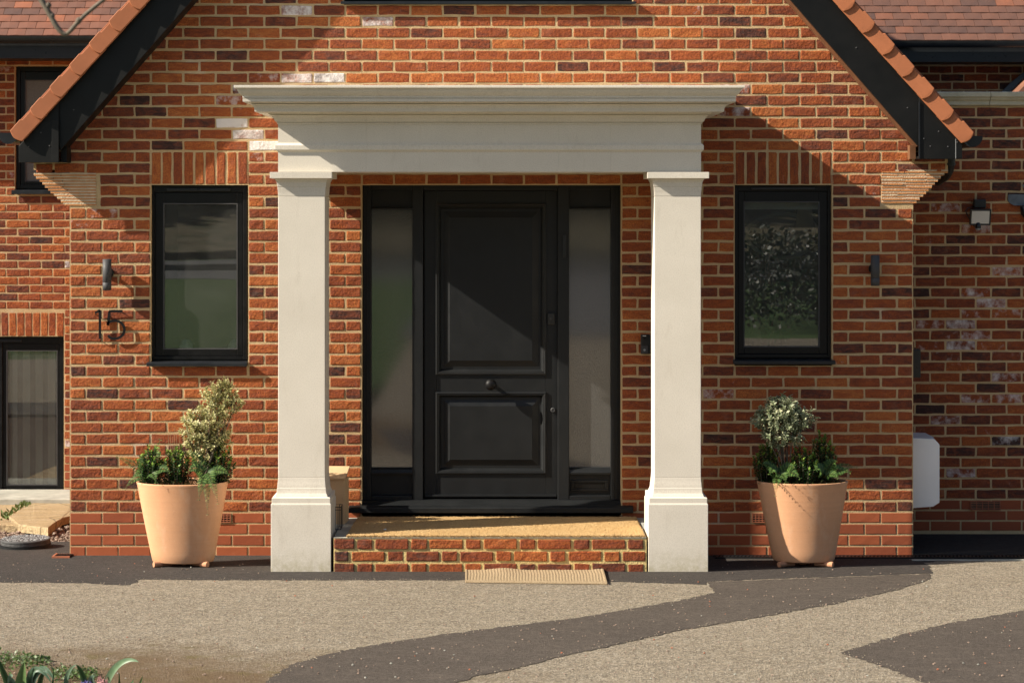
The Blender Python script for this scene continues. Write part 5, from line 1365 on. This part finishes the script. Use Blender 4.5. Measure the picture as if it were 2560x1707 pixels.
# ------------------------------------------------------------------ flower bed at the near left
YB2 = -4.95
bed = MB(); bed.slab([(-6, -4.62), (-3.1, -4.78), (-2.15, -4.98), (-1.55, -5.6), (-1.45, -8), (-6, -8)], lambda x, y: GZ(y)-.05, lambda x, y: GZ(y)+.012)
struct('flower_bed', bed, M['soil'])
def blade(mb, pts, w, c1, c2, fold=.35):
    pts = [Vector(p) for p in pts]; N = 14; n_ = len(pts)-1; rings = []; cols = []
    def bz(t):
        q = pts[:]
        while len(q) > 1: q = [a.lerp(b_, t) for a, b_ in zip(q[:-1], q[1:])]
        return q[0]
    vs = []
    for i in range(N+1):
        t = i/N; p = bz(t); tg = (bz(min(1, t+.02))-bz(max(0, t-.02))).normalized(); s = tg.cross(Vector((0, -1, .35))).normalized(); n2 = s.cross(tg)
        ww = w*(math.sin(math.pi*(.18+.82*t)**.9)**.7 if t < 1 else 0)*.5+.0004
        vs += [p-s*ww+n2*ww*fold, p, p+s*ww+n2*ww*fold]; cols += [c2, c1, c2]
    fs = []
    for i in range(N):
        a = i*3; fs += [(a, a+1, a+4, a+3), (a+1, a+2, a+5, a+4)]
    mb.add(vs, fs, cols)
def bulb(name, base_px, blades, label, cat='plant', y=YB2-.05):
    b0 = Vector(P(base_px[0], base_px[1], y)); b0.z = GZ(y); root = thing(name, tuple(b0), label, cat, 'spring bulbs in the flower bed')
    for pts, w, c1, c2 in blades:
        w *= 1.75; mb = MB(); q = [b0+Vector(((X(pts[0][0], y)-b0.x)*.6, 0, 0))]+[Vector(P(a, b_, y-.02*i)) for i, (a, b_) in enumerate(pts)]
        blade(mb, q, w, c1, c2); obj('leaf', mb, M['leaf'], root, True, True)
    return root
GD, GL_, GB = (.035, .085, .03), (.10, .19, .07), (.15, .24, .17)
bulb('tulip', (45, 1760), [([(52, 1720), (54, 1690), (61, 1653)], .030, (.12, .22, .07), (.20, .33, .12)), ([(25, 1720), (8, 1680), (-6, 1640)], .018, GD, GL_), ([(30, 1710), (24, 1680), (32, 1690)], .02, (.13, .22, .14), GB), ([(80, 1720), (85, 1660), (118, 1652), (134, 1700)], .020, GD, GB)], 'tulip with one broad upright leaf at the left edge of the bed')
bulb('tulip', (105, 1770), [([(95, 1720), (105, 1680), (115, 1675)], .014, GD, GL_), ([(70, 1730), (62, 1650), (105, 1655), (128, 1706)], .018, GD, GB), ([(135, 1720), (134, 1665)], .006, GD, GL_)], 'tulip with folded grey-green leaves beside the broad-leaved one')
bulb('daffodil', (215, 1770), [([(218, 1720), (205, 1670), (190, 1660)], .016, GD, GL_), ([(155, 1720), (165, 1670), (192, 1660)], .012, (.14, .22, .12), GB), ([(232, 1715), (225, 1690), (236, 1688)], .02, (.10, .16, .11), GB)], 'daffodil leaves crossing just left of the pink hyacinth')
bulb('daffodil', (262, 1770), [([(262, 1715), (278, 1652), (320, 1638), (347, 1654)], .018, (.14, .24, .12), (.20, .30, .18))], 'single tall arching leaf with a drooping tip beside the pink hyacinth')
bulb('daffodil', (310, 1780), [([(298, 1720), (298, 1680)], .006, GD, GL_), ([(322, 1722), (334, 1698)], .010, GL_, GB), ([(352, 1712), (356, 1688)], .006, GD, GL_)], 'few short thin shoots right of the arching leaf')
def hyacinth(px, py, col, seed, label, y=YB2-.06):
    g = random.Random(seed); b0 = Vector(P(px, py+60, y)); b0.z = GZ(y); root = thing('hyacinth', tuple(b0), label, 'flower', 'spring bulbs in the flower bed')
    top = Vector(P(px, py, y)); mb = MB(); mb.tube([b0, top], .005, 6, GD); obj('stem', mb, M['leaf'], root, True, True); mb = MB()
    for i in range(46):
        a = i*2.4; z = top.z-.004-.0022*i; p = Vector((top.x+.012*math.cos(a), top.y+.012*math.sin(a), z)); o = Vector((math.cos(a), math.sin(a), .25))
        for t in range(5):
            b_ = t*1.256; s = o.cross(Vector((0, 0, 1))).normalized(); u = s.cross(o); v = g.uniform(.8, 1.15)
            leaf_add(mb, p+o*.008, o*.5+s*math.cos(b_)+u*math.sin(b_), o, .013, .007, tuple(q*v for q in col), tuple(min(.9, q*v*1.15) for q in col), .1, .3)
    obj('flower_head', mb, M['petal'], root, True, True)
hyacinth(256, 1694, (.66, .34, .33), 3, 'pale pink hyacinth head at the bottom edge of the bed')
hyacinth(216, 1699, (.24, .20, .55), 4, 'violet blue hyacinth bud left of the pink one')
g = random.Random(17); mb = MB()
for i in range(900):
    px, py = (g.uniform(-20, 125), g.gauss(1655, 11)) if i < 520 else (g.uniform(130, 245), g.gauss(1693, 9))
    py = max(py, 1632+ (px*.18 if px < 130 else 20)); x, y = G(px, py); v = g.uniform(.6, 1.3)
    p = Vector((x, y, GZ(y)+.008+g.uniform(0, .012))); c_ = (.075*v, .125*v, .03*v) if g.random() < .7 else (.15*v, .20*v, .10*v)
    leaf_add(mb, p, Vector((g.uniform(-1, 1), g.uniform(-1, 1), .5)), Vector((0, 0, 1)), g.uniform(.012, .024), g.uniform(.010, .018), c_, tuple(q*1.2 for q in c_), .1)
props(obj('ground_cover', mb, M['leaf'], None, True, True), 'low green weeds spreading from the bed over the drive', 'ground cover', None, 'stuff')
# bare twig hanging in from above
yt = -8.2; tw = thing('twig', P(162, 86, yt), 'bare forked twig hanging into the top left corner', 'branch')
mb = MB(); mb.tube([P(60, -120, yt), P(88, -40, yt), P(103, 0, yt), P(119, 26, yt), P(137, 60, yt), P(150, 78, yt), P(161, 87, yt), P(168, 86, yt)], [.0105, .0098, .0090, .0086, .0080, .0074, .0070, .0062], 9)
obj('branch', mb, M['bark'], tw, True)
mb = MB(); mb.tube([P(166, 87, yt), P(178, 76, yt), P(194, 57, yt), P(215, 36, yt), P(238, 17, yt), P(262, -2, yt), P(330, -60, yt)], [.0062, .0066, .0064, .0062, .0060, .0058, .0055], 9)
obj('side_shoot', mb, M['bark'], tw, True)
mb = MB()
for px, py in ((121, 14), (197, 52), (130, 40)): mb.lathe([(.002, -.012), (.009, -.004), (.009, .003), (.002, .010)], P(px, py, yt), 8)
obj('bud', mb, M['bark'], tw, True)

# ------------------------------------------------------------------ indoors, behind the panes
root = thing('roller_blind', P(1955, 512, .14), 'cream roller blind drawn up at the top of the right window', 'blind')
mb = MB(); mb.box(X(1856, .14), X(2053, .14), .14, .146, Z(521, .14), Z(496, .14)); obj('fabric', mb, M['cream_blind'], root)
mb = MB(); mb.tube([(X(1856, .14), .143, Z(522, .14)), (X(2053, .14), .143, Z(522, .14))], .006, 8); obj('bottom_bar', mb, M['cream_blind'], root)
yl = .75; lc = Vector(P(2016, 580, yl))
root = thing('table_lamp', P(2030, 640, yl), 'brass table lamp with a cone shade inside the right window', 'lamp')
mb = MB(); mb.lathe([(.068, -.10), (.045, .10)], (X(2012, yl), yl, Z(535, yl)), 28); obj('lamp_shade', mb, M['lamp_shade'], root, True)
mb = MB(); mb.lathe([(.02, -.12), (.045, -.09), (.05, -.05), (.035, -.015), (.012, .01), (.008, .10)], (X(2033, yl), yl, Z(590, yl)), 20); obj('lamp_base', mb, M['lamp_brass'], root, True)
ym_ = 1.3; root = thing('oval_mirror', P(1950, 575, ym_), 'pale rimmed oval mirror inside the right window', 'mirror')
mb = MB(); pts = [(X(1955, ym_)+.27*math.cos(a)*(1+.1*math.sin(a)), ym_, Z(590, ym_)+.165*math.sin(a)) for a in [i*math.pi*2/40 for i in range(41)]]; mb.tube(pts, .016, 8); obj('mirror_rim', mb, M['cream_blind'], root, True)
mb = MB(); mb.lathe([(.0, .0), (.265, .0), (.265, .006), (.0, .006)], (X(1955, ym_), ym_+.02, Z(590, ym_)), 40, .6, 'y'); obj('mirror_glass', mb, M['room_wall'], root)
yh = .42; hb = Vector(P(1960, 862, yh)); root = thing('house_plant', tuple(hb), 'leafy dark house plant filling the right window', 'house plant')
g = random.Random(19); mb = MB(); sm = MB()
for i in range(17):
    tip = hb+Vector((g.uniform(-.22, .24), g.uniform(-.05, .16), g.uniform(.15, .78))); sm.tube([hb, hb.lerp(tip, .5)+rv(g, .03), tip], [.006, .005, .003], 5)
    for t in range(9):
        p = hb.lerp(tip, .35+.65*t/9); v = g.uniform(.6, 1.3)
        leaf_add(mb, p, rv(g)+Vector((0, -.4, .2)), Vector((0, 0, 1)), g.uniform(.07, .14), g.uniform(.03, .055), (.04*v, .10*v, .045*v), (.07*v, .15*v, .07*v), .15, .3)
obj('foliage', mb, M['leaf'], root, True, True); obj('stem', sm, M['bark'], root, True)
mb = MB(); mb.box(X(1850, .3), X(2060, .3), .12, .6, Z(905, .3), Z(870, .3)); obj('window_board', mb, M['cream_blind'], house)
yo = .22; mb = MB(); mb.lathe([(.03, -.11), (.042, -.06), (.036, .0), (.026, .03), (.034, .07), (.026, .105), (.004, .115)], P(1890, 833, yo), 16); props(obj('ornament', mb, M['rubble_stone'], None, True), 'mottled brown figurine at the bottom left of the right window', 'ornament')
for px, lab in ((466, 'white round vase low inside the left window'), (588, 'white round vase at the right corner inside the left window')):
    mb = MB(); mb.lathe([(.03, -.06), (.05, -.02), (.052, .01), (.035, .04), (.02, .05)], P(px, 866, .26), 20); props(obj('vase', mb, M['white_china'], None, True), lab, 'vase', 'white vases inside the left window')
mb = MB(); mb.box(X(395, .3), X(605, .3), .12, .5, Z(905, .3), Z(882, .3)); obj('window_board', mb, M['cream_blind'], house)
yv2 = YB+.128; root = thing('vertical_blind', P(80, 1040, yv2), 'pale vertical slat blind behind the low window at the left', 'blind')
for i in range(6):
    px = -6+i*31.5; mb = MB(); x = X(px, yv2); w = .125; a = math.radians(50)
    mb.loft([[(x, yv2+(i % 2)*.004, z), (x+w*.5, yv2+.012-(w*.5)*math.sin(a), z), (x+w*math.cos(a), yv2-w*math.sin(a)*.5, z), (x+w*math.cos(a), yv2-w*math.sin(a)*.5+.003, z), (x+w*.5, yv2+.015-(w*.5)*math.sin(a), z), (x, yv2+.003+(i % 2)*.004, z)] for z in (Z(1222, yv2), Z(862, yv2))])
    obj('slat', mb, M['cream_blind'], root)
mb = MB(); mb.box(X(55, YB+.2), X(185, YB+.2), YB+.2, YB+.21, Z(465, YB+.2), Z(190, YB+.2)); props(obj('window_blind', mb, M['cream_blind'], None), 'pale blind behind the upper window at the left', 'blind')
